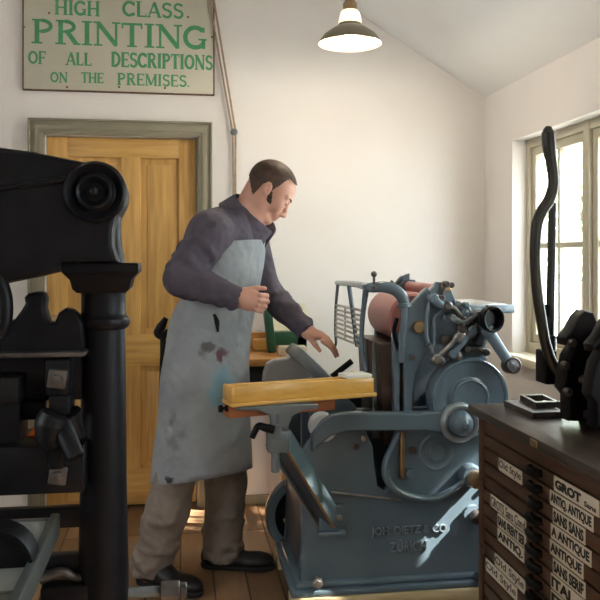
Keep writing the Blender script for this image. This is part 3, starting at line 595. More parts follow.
# tubular hand guard with its slatted panel
XG = onY(367, 290, 3.0).x
G = lambda px, py: onX(px, py, XG)
gp = [G(337, 283), G(346, 283.5), G(357, 284.5), G(368, 287)]
e1 = onY(372, 287.5, 2.985)
top = gp + [e1, onY(384, 287, 2.965), onY(395, 290, 2.955), onY(402, 297, 2.95), onY(405, 306, 2.95)]
gr = B(MB().tube(top, [.011, .012, .013, .016, .020, .022, .023, .023, .022], 14), 'guard_rail', 'blue')
B(MB().tube([onY(404.5, 303, 2.95), onY(404, 322, 2.95), onY(402, 345, 2.955), onY(401, 362, 2.965)], [.016, .014, .013, .012], 12).cyl(onY(404.8, 306, 2.95) + Vector((0, 0, .012)), onY(404.8, 306, 2.95) - Vector((0, 0, .006)), .027), 'guard_post', 'blue', gr)
B(MB().tube([onY(397, 318, 2.97), onY(394, 330, 2.97), onY(396, 342, 2.97), onY(400, 352, 2.975)], .008, 10), 'guard_spring', 'iron', gr)
legs = [[G(338, 284), G(336, 305), G(335.5, 330), G(336, 343), G(333.5, 348)], [G(349, 285), G(352, 308), G(355, 332), G(357, 346)], [G(366, 289), G(364, 305), G(362, 325), G(362, 346), G(366, 372)]]
for l, r_ in zip(legs, ([.008, .007, .007, .006, .006], [.010, .009, .008, .008], [.013, .010, .010, .009, .008])): B(MB().tube(l, r_, 10), 'guard_leg', 'mgrey' if l is legs[0] else 'blue', gr)
sl_ = MB()
for k in range(8):
    t = k / 7; a, b = G(336, 305 + 31 * t), G(361.5, 310.5 + 36 * t)
    sl_.cyl(a, b, .0052, seg=8)
for t in (0, .36, .72, 1.0):
    a, b = G(336 + 25.5 * t, 304 + 6 * t), G(336 + 25.5 * t, 337 + 10 * t); sl_.cyl(a, b, .004, seg=8)
B(sl_, 'slatted_panel', 'steel', gr)
kb = onX(374, 286, XG + .02)
B(MB().cyl(kb - Vector((0, 0, .01)), kb + Vector((0, 0, .035)), .005).ball(kb + Vector((0, 0, .045)), .012).lathe(kb - Vector((0, 0, .012)), (0, 0, 1), [(0, 0), (.016, 0), (.014, .012), (.006, .018), (0, .018)]), 'guard_knob', 'iron2', gr)
# platen: slanting slab swung towards the operator
pl0 = onY(302, 349, 3.12); pl1 = onY(338, 384, 3.12); dv = (pl1 - pl0).normalized(); nv = Vector((-dv.z, 0, dv.x)); nv = nv if nv.z > 0 else -nv
ang = math.atan2(-(pl1 - pl0).z, (pl1 - pl0).x); RY = Matrix.Rotation(ang, 3, 'Y'); Lp = (pl1 - pl0).length
platen = B(MB().box(pl0.x, pl0.x + Lp + .06, 3.10, 3.40, pl0.z - .05, pl0.z, .010, RY, pl0), 'platen', 'mgrey')
B(MB().box(pl0.x + .012, pl0.x + Lp + .02, 3.115, 3.385, pl0.z + .0005, pl0.z + .003, .001, RY, pl0), 'tympan_sheet', 'grey', platen)
a, b = onY(329, 379, 3.14), onY(352, 361, 3.14)
B(MB().tube([a, b], .012, 10, smooth=False), 'gripper_bar', 'iron')
cv = [(262, 381), (263, 372), (266, 363), (272, 359.5), (286, 357), (288, 354), (290, 350.5), (301, 351), (305, 358), (318, 366), (330, 381)]
B(MB().poly(XZ(cv, 3.52), 'Y', 3.50, 3.54, bev=.012), 'platen_cover', 'grey')
c0 = onY(330, 398, 3.2)
B(MB().lathe((c0.x, 3.04, c0.z - .06), (0, 1, 0), [(0, 0), (.085, 0), (.09, .01), (.09, .36), (.085, .37), (0, .37)], 32), 'rocker_shaft', 'blued')
c0 = onY(324, 428, 2.96); B(MB().lathe((c0.x, 3.02, c0.z), (0, -1, 0), [(0, 0), (.052, 0), (.055, .05), (.05, .065), (.03, .07), (0, .07)], 28), 'rocker_boss', 'grey')
# ink table and the cluster of linkages on the right
t0, t1 = onY(455, 305, 3.06), onY(506, 308, 3.06)
B(MB().box(t0.x + .02, t1.x - .004, 3.04, 3.43, t0.z - .002, t0.z + .004, .002), 'ink_slab', 'bright')
B(MB().box(t0.x, t1.x, 3.02, 3.44, t0.z - .016, t0.z, .004).box(t1.x - .10, t1.x + .012, 3.0, 3.03, t0.z - .03, t0.z + .002, .004), 'ink_table', 'blue')
for yy in (3.06, 3.40): B(MB().box(t1.x - .16, t1.x - .13, yy, yy + .03, t0.z - .16, t0.z - .014), 'table_bracket', 'blued')
xb_ = onY(478, 330, YF).x
c = onY(487, 321, 2.95); ax = Vector((.30, -1, .02)).normalized(); e = onY(491, 319, 2.88)
hs = MB().lathe(e - ax * .075, ax, [(0, 0), (.030, 0), (.034, .01), (.036, .05), (.046, .058), (.050, .068), (.050, .092), (.046, .097), (.040, .094), (.036, .070), (.030, .064), (0, .064)], 36); B(hs, 'ink_knob', 'iron')
B(MB().lathe(e - ax * .13, ax, [(0, 0), (.026, 0), (.030, .02), (.040, .03), (.040, .05), (.028, .056), (0, .056)], 24), 'bearing', 'mgrey')
q0, q1 = onY(480, 318, 2.93), onY(511, 366, 2.86)
lk = MB().tube([q0, q0.lerp(q1, .5), q1], [.026, .022, .020], 14, smooth=False).ball(q0.lerp(q1, .28), .030); link = B(lk, 'connecting_link', 'blue')
B(MB().lathe(q1 + Vector((0, .03, 0)), (.12, -1, .1), [(0, 0), (.030, 0), (.032, .01), (.032, .045), (.026, .05), (.022, .044), (.010, .044), (0, .05)], 28), 'link_ring', 'iron2', link)
def rod(pts, r, m, name='linkage', y=2.94, ends=0):
    P = [onY(x_, y_, y) for x_, y_ in pts]; mb = MB().tube(P, r, 10)
    if ends:
        for q in (P[0], P[-1]): mb.lathe(q + Vector((0, .018, 0)), (0, -1, 0), [(0, 0), (ends, 0), (ends, .03), (ends * .7, .036), (0, .036)], 16)
    return B(mb, name, m)
rod([(432, 297), (428, 308), (426, 322), (426.5, 336), (430, 347)], .008, 'blue', 'curved_bracket', 2.955)
rod([(434, 345), (434, 330), (434.5, 318), (440, 313), (445, 308)], .006, 'blue', 'curved_bracket', 2.955)
rod([(433, 298), (440, 304), (447, 306)], [.020, .018, .016], 'blue', 'roller_arm', 2.94, .020)
rod([(447, 306), (455, 310), (462, 320)], .013, 'iron2', 'linkage', 2.935, .017)
rod([(436, 359), (447, 348), (458, 337)], .010, 'steel', 'linkage', 2.925, .019)
rod([(452, 354), (462, 343), (472, 330)], .013, 'blue', 'linkage', 2.93, .018)
rod([(452, 318), (464, 322), (478, 314)], .012, 'mgrey', 'linkage', 2.925, .015)
rod([(462, 328), (470, 336), (478, 326)], .014, 'iron2', 'linkage', 2.93, .02)
rod([(466, 349), (478, 349), (486, 352)], .012, 'iron2', 'linkage', 2.95, .014)
rod([(446, 284), (443, 291), (441, 298)], .009, 'iron2', 'linkage', 2.945, .013)
rod([(466, 305), (470, 313), (466, 321)], .009, 'blue', 'linkage', 2.94, .012)
rod([(430, 346), (432, 352), (436, 358)], .009, 'mgrey', 'linkage', 2.945, .012)
boss(418.5, 327, [(7, 0), (7, .012), (5.5, .020), (0, .022)], 'brass', 'round_nut'); boss(444, 339, [(5, 0), (5, .03), (3, .035), (0, .035)], 'iron2', 'round_nut')
boss(445, 287, [(5.5, 0), (5.5, .02), (3.5, .026), (0, .026)], 'brass', 'round_nut'); boss(450, 285, [(3, 0), (3, .025), (0, .027)], 'iron2', 'bolt'); boss(412, 357, [(3, 0), (3, .012), (0, .013)], 'iron2', 'bolt')
boss(458, 333, [(5.5, .02), (5.5, .05), (3.5, .056), (0, .058)], 'steel', 'round_nut'); boss(436, 360, [(6, 0), (6, .05), (4, .055), (0, .055)], 'iron2', 'round_nut'); boss(453, 355, [(5.5, 0), (5.5, .05), (3, .055), (0, .055)], 'iron2', 'round_nut')
boss(444, 318, [(3.6, 0), (3.6, .03), (0, .032)], 'blue', 'bolt'); boss(456, 305, [(4.5, 0), (4.5, .03), (2.5, .034), (0, .034)], 'mgrey', 'bolt'); boss(462, 313, [(5, .0), (5, .04), (3, .045), (0, .045)], 'blue', 'round_nut')
B(MB().tube([onY(478, 345, 2.97), onY(484, 330, 2.97), onY(487, 318, 2.97)], [.03, .028, .025], 14), 'cluster_neck', 'blued')
# ---------------------------------------------------------------- feed tray on the bracket
tray = thing('feed_tray', PIV, 'yellow honey-coloured wooden tray with a red-brown underside, on a bracket in front of the man', 'tray')
TP = lambda mb, n, m: mb.build(n, m, tray)
zR, zRt = Lz(235, 387), Lz(235, 387)
TP(tbox(MB(), 0, w_, 0, .018, zb2, zR, .003), 'front_board', 'honey')
TP(tbox(MB(), -.014, w_ + .008, -.010, .105, zc, zb2, .004), 'base_lip', 'honey')
TP(tbox(MB(), -.012, .0, -.002, .10, zb2, zR - .001, .003), 'end_board', 'honey')
TP(tbox(MB(), 0, w_, .085, .10, zb2, zR - .004, .003), 'back_board', 'honey')
TP(tbox(MB(), .004, w_ - .09, .018, .085, zb2, zR - .012, .002), 'inner_floor', 'paper')
TP(tbox(MB(), -.010, Lx(339), .030, .10, Lz(235, 420), zc, .003), 'under_box', 'rust')
TP(tbox(MB(), w_ - .012, w_, .02, .17, zb2, zR + .004, .003), 'side_board', 'honey')
kx = onY(224, 405, 2.74)
TP(MB().lathe(PIV + Rz @ Vector((-.012, .05, zc - PIV.z - .012)), Rz @ Vector((-1, 0, 0)), [(0, 0), (.012, 0), (.012, .006), (.006, .008), (.006, .016), (.014, .018), (.012, .03), (0, .032)], 14), 'end_knob', 'iron')
cp = tbox(MB(), w_ - .105, w_ - .004, .004, .085, zR + .0003, zR + .013, .002)
tag(cp.build('paper_block', 'paper'), 'small stack of white cards on the right end of the honey-coloured tray', 'paper')
# ================================================================ type cabinet with labelled drawers
CX0, CX1, CYF, CYN, CZ = .945, 1.66, 2.44, 1.66, .85
cab = thing('type_cabinet', ((CX0 + CX1) / 2, (CYF + CYN) / 2, 0), 'dark wooden type cabinet of shallow labelled drawers under the window', 'cabinet')
MB().box(CX0 + .012, CX1, CYN, CYF, .0, CZ - .03, .003).build('carcass', 'darkwood', cab)
MB().box(CX0 - .03, CX1 + .01, CYN - .03, CYF + .03, CZ - .028, CZ, .005).build('cabinet_top', 'topwood', cab)
for ya_, yb_ in ((CYF - .03, CYF + .002), (CYN - .002, CYN + .03)): MB().box(CX0 - .004, CX0 + .03, ya_, yb_, .0, CZ - .028, .002).build('corner_post', 'darkwood', cab)
o = onX(533, 439, CX0 - .032)
MB().box(CX0 - .033, CX0 - .028, o.y - .022, o.y + .018, CZ - .024, CZ - .006, .001).build('brass_plate', 'brass', cab)
ZR = lambda s: 1.32 - s * CX0 / .989
pitch = .0425; z0 = ZR(.60)
labs = {0: (None, 'GROT Sans'), 1: ('Old Style', 'ANTIQ. ANTIQUE'), 2: (None, 'SANS SANS'), 3: (None, 'A ANTIQUE'), 4: ('GROTS Sans Cond', 'ANTIQUE'), 5: ('SANS FRENT SER', 'SANS SERIF'), 6: ('ANTIQ.', 'ITAL. S'), 7: (None, 'ITAL.'), 8: ('Old Style', None), 9: ('Old Style', None), 10: (None, 'Sans')}
def ycol(px): return onX(px, 480, CX0 - .004).y
LEFT = {1: (498, 521), 4: (490, 525), 5: (497, 525), 6: (497, 523), 8: (494, 524), 9: (485, 516)}
RIGHT = {0: (553, 598), 1: (549, 592), 2: (552, 584), 3: (550, 590), 4: (549, 582), 5: (552, 584), 6: (550, 586), 7: (550, 584), 10: (551, 585)}
for k in range(-1, 17):
    zc_ = z0 - k * pitch
    dr_ = MB(); h_ = pitch - .006
    dr_.box(CX0, CX0 + .05, CYN + .034, CYF - .034, zc_ - h_ / 2, zc_ + h_ / 2, .004)
    drawer = dr_.build('drawer', 'darkwood', cab)
    if k >= 0:
        yy = 2.03
        MB().tube([(CX0 + .002, yy + .032, zc_ + .004), (CX0 - .010, yy + .025, zc_ + .002), (CX0 - .014, yy, zc_), (CX0 - .010, yy - .025, zc_ + .002), (CX0 + .002, yy - .032, zc_ + .004)], [.009, .012, .013, .012, .009], 10).build('pull', 'iron', drawer)
    for side, tab in (('L', LEFT), ('R', RIGHT)):
        if k not in tab or k not in labs: continue
        txt = labs[k][0 if side == 'L' else 1]
        if not txt: continue
        a, b = ycol(tab[k][0]), ycol(tab[k][1]); hh = .0192
        mb = MB(); mb.box(CX0 - .0022, CX0 + .001, b, a, zc_ - hh, zc_ + hh, .0005); mb.mi = 1
        bold = .045 if txt.isupper() else .008
        if txt == 'GROT Sans':
            mb.text('GROT', (CX0 - .0024, a - .008, zc_ - hh + .007), (0, -1, 0), (0, 0, 1), (a - b) * .60, 2 * hh - .014, .0004, .06); mb.text('Sans', (CX0 - .0024, b + (a - b) * .30, zc_ - hh + .007), (0, -1, 0), (0, 0, 1), (a - b) * .25, .013, .0004, .03)
        else: mb.text(txt, (CX0 - .0024, a - .005, zc_ - hh + .005), (0, -1, 0), (0, 0, 1), a - b - .010, 2 * hh - .010, .0004, bold)
        plab(mb.build('label_card', ('card', 'ink'), drawer), 'cream card printed %s' % txt)
# ---- small forme tray and chase on the cabinet top
def quad_slab(mb, pts, z0, z1):
    V = [(x, y, z0) for x, y in pts] + [(x, y, z1) for x, y in pts]
    return mb.mesh(V, [(3, 2, 1, 0), (4, 5, 6, 7), (0, 1, 5, 4), (1, 2, 6, 5), (2, 3, 7, 6), (3, 0, 4, 7)])
zt0 = CZ + .0005
P2 = lambda px, py, z: (lambda r: ((r * ((z - CAM_H) / r.z)).x, (r * ((z - CAM_H) / r.z)).y))(ray(px, py))
a = [P2(504, 400, CZ + .02), P2(533, 412, CZ + .02), P2(562, 411, CZ + .02), P2(536, 398, CZ + .02)]
tag(quad_slab(MB(), a, zt0, CZ + .018).build('imposing_slab', 'iron2'), 'dark flat metal slab on the far end of the cabinet top, under the small frame', 'slab')
c1 = [P2(520, 395, CZ + .035), P2(536, 403, CZ + .035), P2(560, 402, CZ + .035), P2(543, 394, CZ + .035)]
ch = thing('type_chase', (sum(p[0] for p in c1) / 4, sum(p[1] for p in c1) / 4, CZ + .018), 'small dark open metal frame holding a light strip, on the flat slab on the cabinet', 'frame')
cm = [sum(p[i] for p in c1) / 4 for i in (0, 1)]
mb = MB()
for p, q in zip(c1, c1[1:] + c1[:1]):
    i_ = lambda v: (cm[0] + (v[0] - cm[0]) * .72, cm[1] + (v[1] - cm[1]) * .72)
    quad_slab(mb, [p, q, i_(q), i_(p)], CZ + .0185, CZ + .036)
mb.build('chase_frame', 'iron2', ch)
s3 = [(cm[0] + (v[0] - cm[0]) * w + .01, cm[1] + (v[1] - cm[1]) * w - .015) for v, w in zip(c1, (.1, .62, .62, .1))]
quad_slab(MB(), s3, CZ + .0185, CZ + .030).build('light_strip', 'paper', ch)
# ================================================================ small lever press on the cabinet
LPX, LPY = 1.28, 2.02
lp = thing('lever_press', (LPX, LPY, CZ), 'small black tabletop press with a long curved upright lever, on the cabinet', 'press')
LB = lambda mb, n, m='iron', par=lp: mb.build(n, m, par)
q = [P2(557, 401, CZ + .055), P2(640, 448, CZ + .055), P2(690, 420, CZ + .055), P2(600, 395, CZ + .055)]
q = [(q[0][0], q[0][1]), (q[0][0] + .01, 1.68), (1.62, 1.68), (1.62, q[0][1])]
LB(quad_slab(MB(), q, CZ + .034, CZ + .055), 'bed_plate', 'iron2')
LB(quad_slab(MB(), [(q[0][0] + .05, q[0][1] - .03), (q[0][0] + .05, 1.72), (1.58, 1.72), (1.58, q[0][1] - .03)], CZ + .0005, CZ + .034), 'base')
HY = 2.14
hp = [(548.5, 128), (548, 134), (549, 146), (551, 160), (553, 175), (553, 187), (549, 200), (542, 211), (537, 224), (535.5, 240), (535, 262), (537, 290), (541, 318), (546, 345), (554, 365), (566, 379)]
hr = [.006, .016, .0175, .016, .015, .0155, .017, .017, .0165, .0155, .015, .015, .015, .015, .015, .020]
lever = LB(MB().tube([onY(x, y, HY) for x, y in hp], hr, 14, 6), 'lever', 'lever')
LB(MB().tube([onY(x, y, HY - .002) for x, y in ((548.5, 126.5), (548, 133), (548.8, 145), (550.5, 158))], [.008, .0185, .0195, .017], 14), 'lever_grip', 'lever', lever)
a, b = onY(552.5, 203, HY + .06), onY(549.5, 352, HY + .06)
rd = LB(MB().cyl(a, b, .0115, .013).cyl(onY(549.5, 335, HY + .06), onY(549.3, 350, HY + .06), .020), 'upright_rod', 'lever')
MB().box(onY(545, 320, HY + .06).x, onY(549, 320, HY + .06).x, HY + .05, HY + .07, onY(546, 316, HY).z - .01, onY(546, 306, HY).z, .003).build('rod_clip', 'iron', rd)
h0, h1 = onY(548, 377, HY), onY(600, 371, HY)
LB(MB().cyl(onY(564, 380, HY), onY(598, 372, HY), .024).cyl(onY(562, 375, HY) + Vector((0, .03, 0)), onY(590, 366, HY) + Vector((0, .03, 0)), .018), 'pivot_shaft')
LB(MB().box(onY(544, 360, HY + .03).x, onY(556, 360, HY + .03).x, HY + .02, HY + .09, onY(550, 386, HY).z, onY(550, 352, HY).z, .006), 'rear_block')
fr_ = [(562, 372), (566, 355), (572, 345), (570, 338), (563, 345), (562, 338), (570, 328), (576, 316), (582, 310), (590, 312), (594, 322), (602, 326), (612, 322), (625, 330), (630, 420), (566, 420), (566, 396), (560, 388)]
LB(MB().poly(XZ(fr_, 2.06), 'Y', 2.04, 2.10, bev=.006), 'press_frame')
LB(MB().poly(XZ([(x + 26, y + 6) for x, y in fr_], 1.90), 'Y', 1.88, 1.93, bev=.006), 'press_frame')
LB(MB().box(onY(592, 350, 2.03).x, 1.56, 1.90, 2.03, CZ + .05, onY(590, 330, 2.03).z, .008), 'platen')
LB(MB().cyl((1.30, 1.86, 1.0), (1.30, 2.12, 1.0), .022).cyl((1.34, 1.86, 1.10), (1.34, 2.12, 1.10), .016), 'roller')
for px, py in ((573, 343), (566, 366), (569, 392), (584, 380)):
    c = onY(px, py, 2.03); LB(MB().lathe((c.x, 2.045, c.z), (0, -1, 0), [(0, 0), (.012, 0), (.012, .014), (.008, .02), (0, .02)], 12), 'bolt', 'iron2')
# ================================================================ big black iron hand press at the left
IY = 1.56; CC = onY(103.5, 400, IY); IX = CC.x; MIDX = IX - .46
ip = thing('hand_press', (MIDX, IY, 0), 'massive black cast iron hand press with round column and scrolled beam, far left', 'hand press')
IB = lambda mb, n, m='iron', par=ip: mb.build(n, m, par)
def mirror(pts): return pts + [(2 * MIDX - x, z) for x, z in pts[::-1]]
tp = [(MIDX, 1.585)] + XZ([(0, 147), (30, 151), (60, 157), (80, 161)], 1.47)
cs = (95, 192); tp += XZ(arc(cs[0], cs[1], 29.5, -80, 35, 10), 1.47) + XZ([(116, 216), (113, 230), (113, 246), (118, 262), (60, 263), (58, 271), (30, 278), (0, 284)], 1.47) + [(MIDX, 1.20)]
half = tp
beam_pts = [p for p in half if p[0] > MIDX + 1e-4]
poly = [half[0]] + beam_pts + [half[-1]] + [(2 * MIDX - x, z) for x, z in beam_pts[::-1]]
beam = IB(MB().poly(poly, 'Y', 1.47, 1.62, bev=.008), 'top_beam')
for sgn in (0, 1):
    fx = (lambda x: x) if not sgn else (lambda x: 2 * MIDX - x)
    c = onY(cs[0], cs[1], 1.46); s_ = 1.46 / 800
    rp = [(0, 0), (30 * s_, 0), (30.5 * s_, .008), (30 * s_, .020), (27 * s_, .026), (24 * s_, .020), (20 * s_, .014), (18 * s_, .016), (17 * s_, .026), (14.5 * s_, .030), (12 * s_, .022), (9 * s_, .016), (5.5 * s_, .016), (4.5 * s_, .030), (2.5 * s_, .034), (0, .035)]
    IB(MB().lathe((fx(c.x), 1.476, c.z), (0, -1, 0), rp, 48), 'scroll_rosette', 'iron', beam)
    # column with square cap, ring and swelling shaft
    cx = fx(IX); zz = lambda py: onY(100, py, IY - .045).z; k = 1.515 / 800
    prof = [(0, 0), (.10, 0), (.10, .04), (.07, .09), (25.5 * k, .16), (25 * k, zz(590)), (22.8 * k, zz(480)), (22.2 * k, zz(400)), (21.5 * k, zz(331)), (24.5 * k, zz(329)), (26.5 * k, zz(325)), (26 * k, zz(320)), (23 * k, zz(317)), (22 * k, zz(314)), (22 * k, zz(296)), (23 * k, zz(292)), (0, zz(292))]
    col = IB(MB().lathe((cx, IY, 0), (0, 0, 1), prof, 40), 'column')
    mb = MB(); wz = [(zz(293), 23), (zz(289), 27), (zz(280), 29), (zz(274), 34), (zz(272), 36), (zz(264), 36), (zz(263), 35)]
    V = []; F = []
    for z_, h_ in wz: h_ *= k; V += [(cx - h_, IY - h_, z_), (cx + h_, IY - h_, z_), (cx + h_, IY + h_, z_), (cx - h_, IY + h_, z_)]
    for i in range(len(wz) - 1):
        for j in range(4): F.append((4 * i + j, 4 * i + (j + 1) % 4, 4 * i + 4 + (j + 1) % 4, 4 * i + 4 + j))
    n = 4 * (len(wz) - 1); F += [(3, 2, 1, 0), (n, n + 1, n + 2, n + 3)]
    IB(mb.mesh(V, F), 'column_cap', 'iron', col)
    IB(MB().lathe((cx, IY - .01, zz(264)), (0, 0, 1), [(0, 0), (22 * k, 0), (19 * k, .03), (17.5 * k, .06), (18 * k, .09), (0, .09)], 28), 'column_neck', 'iron', col)
IB(MB().tube([onY(0, 188, 1.468), onY(40, 183, 1.468), onY(66, 179, 1.468)], .006, 8), 'beam_moulding', 'iron', beam)
# crested crosshead, curved lever end, clamps and crank in the middle
XM = 2 * MIDX
cr = [(MIDX, onY(0, 300, 1.52).z)] + XZ([(0, 318), (8, 322), (17, 318), (23, 310), (27, 303), (26, 297), (30, 293), (38, 291.5), (45, 293), (47, 298), (46, 308), (50, 322), (56, 322), (60, 312), (66, 308), (74, 310), (80, 316), (84, 322), (86, 353), (0, 355)], 1.52) + [(MIDX, onY(0, 356, 1.52).z)]
IB(MB().poly(cr, 'Y', 1.50, 1.55, bev=.006), 'crosshead')
IB(MB().tube([onY(-30, 268, 1.47), onY(-6, 276, 1.47), onY(3, 292, 1.47), onY(5, 312, 1.47), onY(0, 332, 1.47), onY(-20, 345, 1.47)], .014, 12), 'curved_strut')
a, b = onY(4, 352, 1.49), onY(86, 356, 1.49)
IB(MB().box(MIDX, b.x, 1.475, 1.60, b.z, a.z, .004), 'ledge', 'iron2')
def pbox(name, x0, y0, x1, y1, Y, d, m='iron', bev=.005, par=ip):
    a, b = onY(x0, y0, Y), onY(x1, y1, Y); return IB(MB().box(min(a.x, b.x), max(a.x, b.x), Y, Y + d, min(a.z, b.z), max(a.z, b.z), bev), name, m, par)
pbox('crossbar', -60, 356, 83, 400, 1.54, .07)
pbox('bar_end', -20, 378, 19, 404, 1.47, .07); pbox('bar_end', -40, 404, 20, 470, 1.50, .08)
pbox('clamp_block', 45, 360, 69, 396, 1.48, .06); pbox('clamp_block', 48, 396, 70, 418, 1.475, .07)
pbox('link_plate', 20, 402, 46, 420, 1.53, .02)
for px, py in ((56, 380), (57, 477)):
    c = onY(px, py, 1.46); IB(MB().box(c.x - .016, c.x + .016, 1.468, 1.485, c.z - .017, c.z + .017, .003, Matrix.Rotation(radians(8), 3, 'Y')).lathe((c.x, 1.47, c.z), (0, -1, 0), [(0, 0), (.009, 0), (.008, .012), (0, .014)], 14), 'square_nut', 'iron2')
cb = MB().tube([onY(x, y, 1.46) for x, y in ((56, 414), (52, 424), (51, 436), (56, 446))], [.028, .030, .026, .022], 12)
cb.tube([onY(70, 412, 1.48), onY(74, 424, 1.49), onY(79, 436, 1.50)], [.020, .016, .014], 10)
crank = IB(cb, 'crank')
IB(MB().cyl(onY(61, 424, 1.46), onY(76, 458, 1.43), .019, .016, 16), 'crank_pin', 'iron', crank)
pbox('platen', -130, 452, 84, 493, 1.47, .16); pbox('platen_rib', 48, 440, 64, 470, 1.46, .03)
oo = onY(37, 429, 1.57)
c = onY(38, 446, 1.62)
zw = onY(0, 452, 1.47).z + .002
tag(MB().poly([(onY(24, 430, 1.56).x, zw), (onY(58, 430, 1.56).x, zw), (onY(43, 430, 1.56).x, zw + .042)], 'Y', 1.56, 1.595).build('wedge', 'orange'), 'small bright orange wedge showing through the black press mechanism', 'wedge')
# bed running toward the camera, rails, rounce handle
XE = -.218; zb = .85
bd = MB().box(MIDX - .30, XE - .012, .62, 1.50, zb - .035, zb - .012, .004); IB(bd, 'bed', 'bedtin')
eb = MB().box(XE - .016, XE, .60, 1.515, zb - .04, zb + .004, .004); IB(eb, 'bed_edge', 'slate')
IB(MB().box(MIDX - .30, XE - .016, 1.49, 1.51, zb - .04, zb - .002, .003), 'bed_edge', 'mgrey')
a = [onY(68, 498, 1.50), onY(12, 516, 1.50)]
ts = MB().mesh([(XE - .018, 1.485, zb - .001), (XE - .20, 1.485, zb - .001), (XE - .20, 1.20, zb - .008), (XE - .018, 1.20, zb - .008), (XE - .018, 1.485, zb - .011), (XE - .20, 1.485, zb - .011), (XE - .20, 1.20, zb - .011), (XE - .018, 1.20, zb - .011)], [(0, 1, 2, 3), (7, 6, 5, 4), (0, 4, 5, 1), (1, 5, 6, 2), (2, 6, 7, 3), (3, 7, 4, 0)]); IB(ts, 'tin_plate', 'tin')
c = onY(-8, 562, 1.28)
IB(MB().lathe((c.x, 1.27, zb - .005), (0, 1, 0), [(.056, 0), (.062, 0), (.064, .01), (.064, .05), (.056, .05), (.056, .012), (0, .012), (0, .010), (.056, .010), (.056, 0)], 40), 'girth_wheel', 'iron')
pbox('rail', -130, 517, 100, 527, 1.55, .03); pbox('rail', -130, 566, 100, 577, 1.55, .03); pbox('rail', 40, 588, 95, 602, 1.52, .04)
p = [onY(x, y, 1.54) for x, y in ((40, 578), (62, 572), (74, 577), (90, 578))]
IB(MB().tube(p, [.012, .010, .008, .01], 10), 'guide_rod', 'iron2')
a, b = onY(125, 593, 1.56), onY(166, 591, 1.56)
ro = IB(MB().cyl(a, b, .010), 'rounce_rod', 'mgrey')
IB(MB().cyl(onY(160, 592, 1.56), onY(180, 591, 1.56), .021, seg=8).cyl(onY(180, 591, 1.56), onY(187, 590.6, 1.56), .016), 'rounce_nut', 'iron2', ro)
IB(MB().box(2 * MIDX - IX - .12, IX + .12, IY - .14, IY + .14, 0, .03, .008), 'foot_plate')
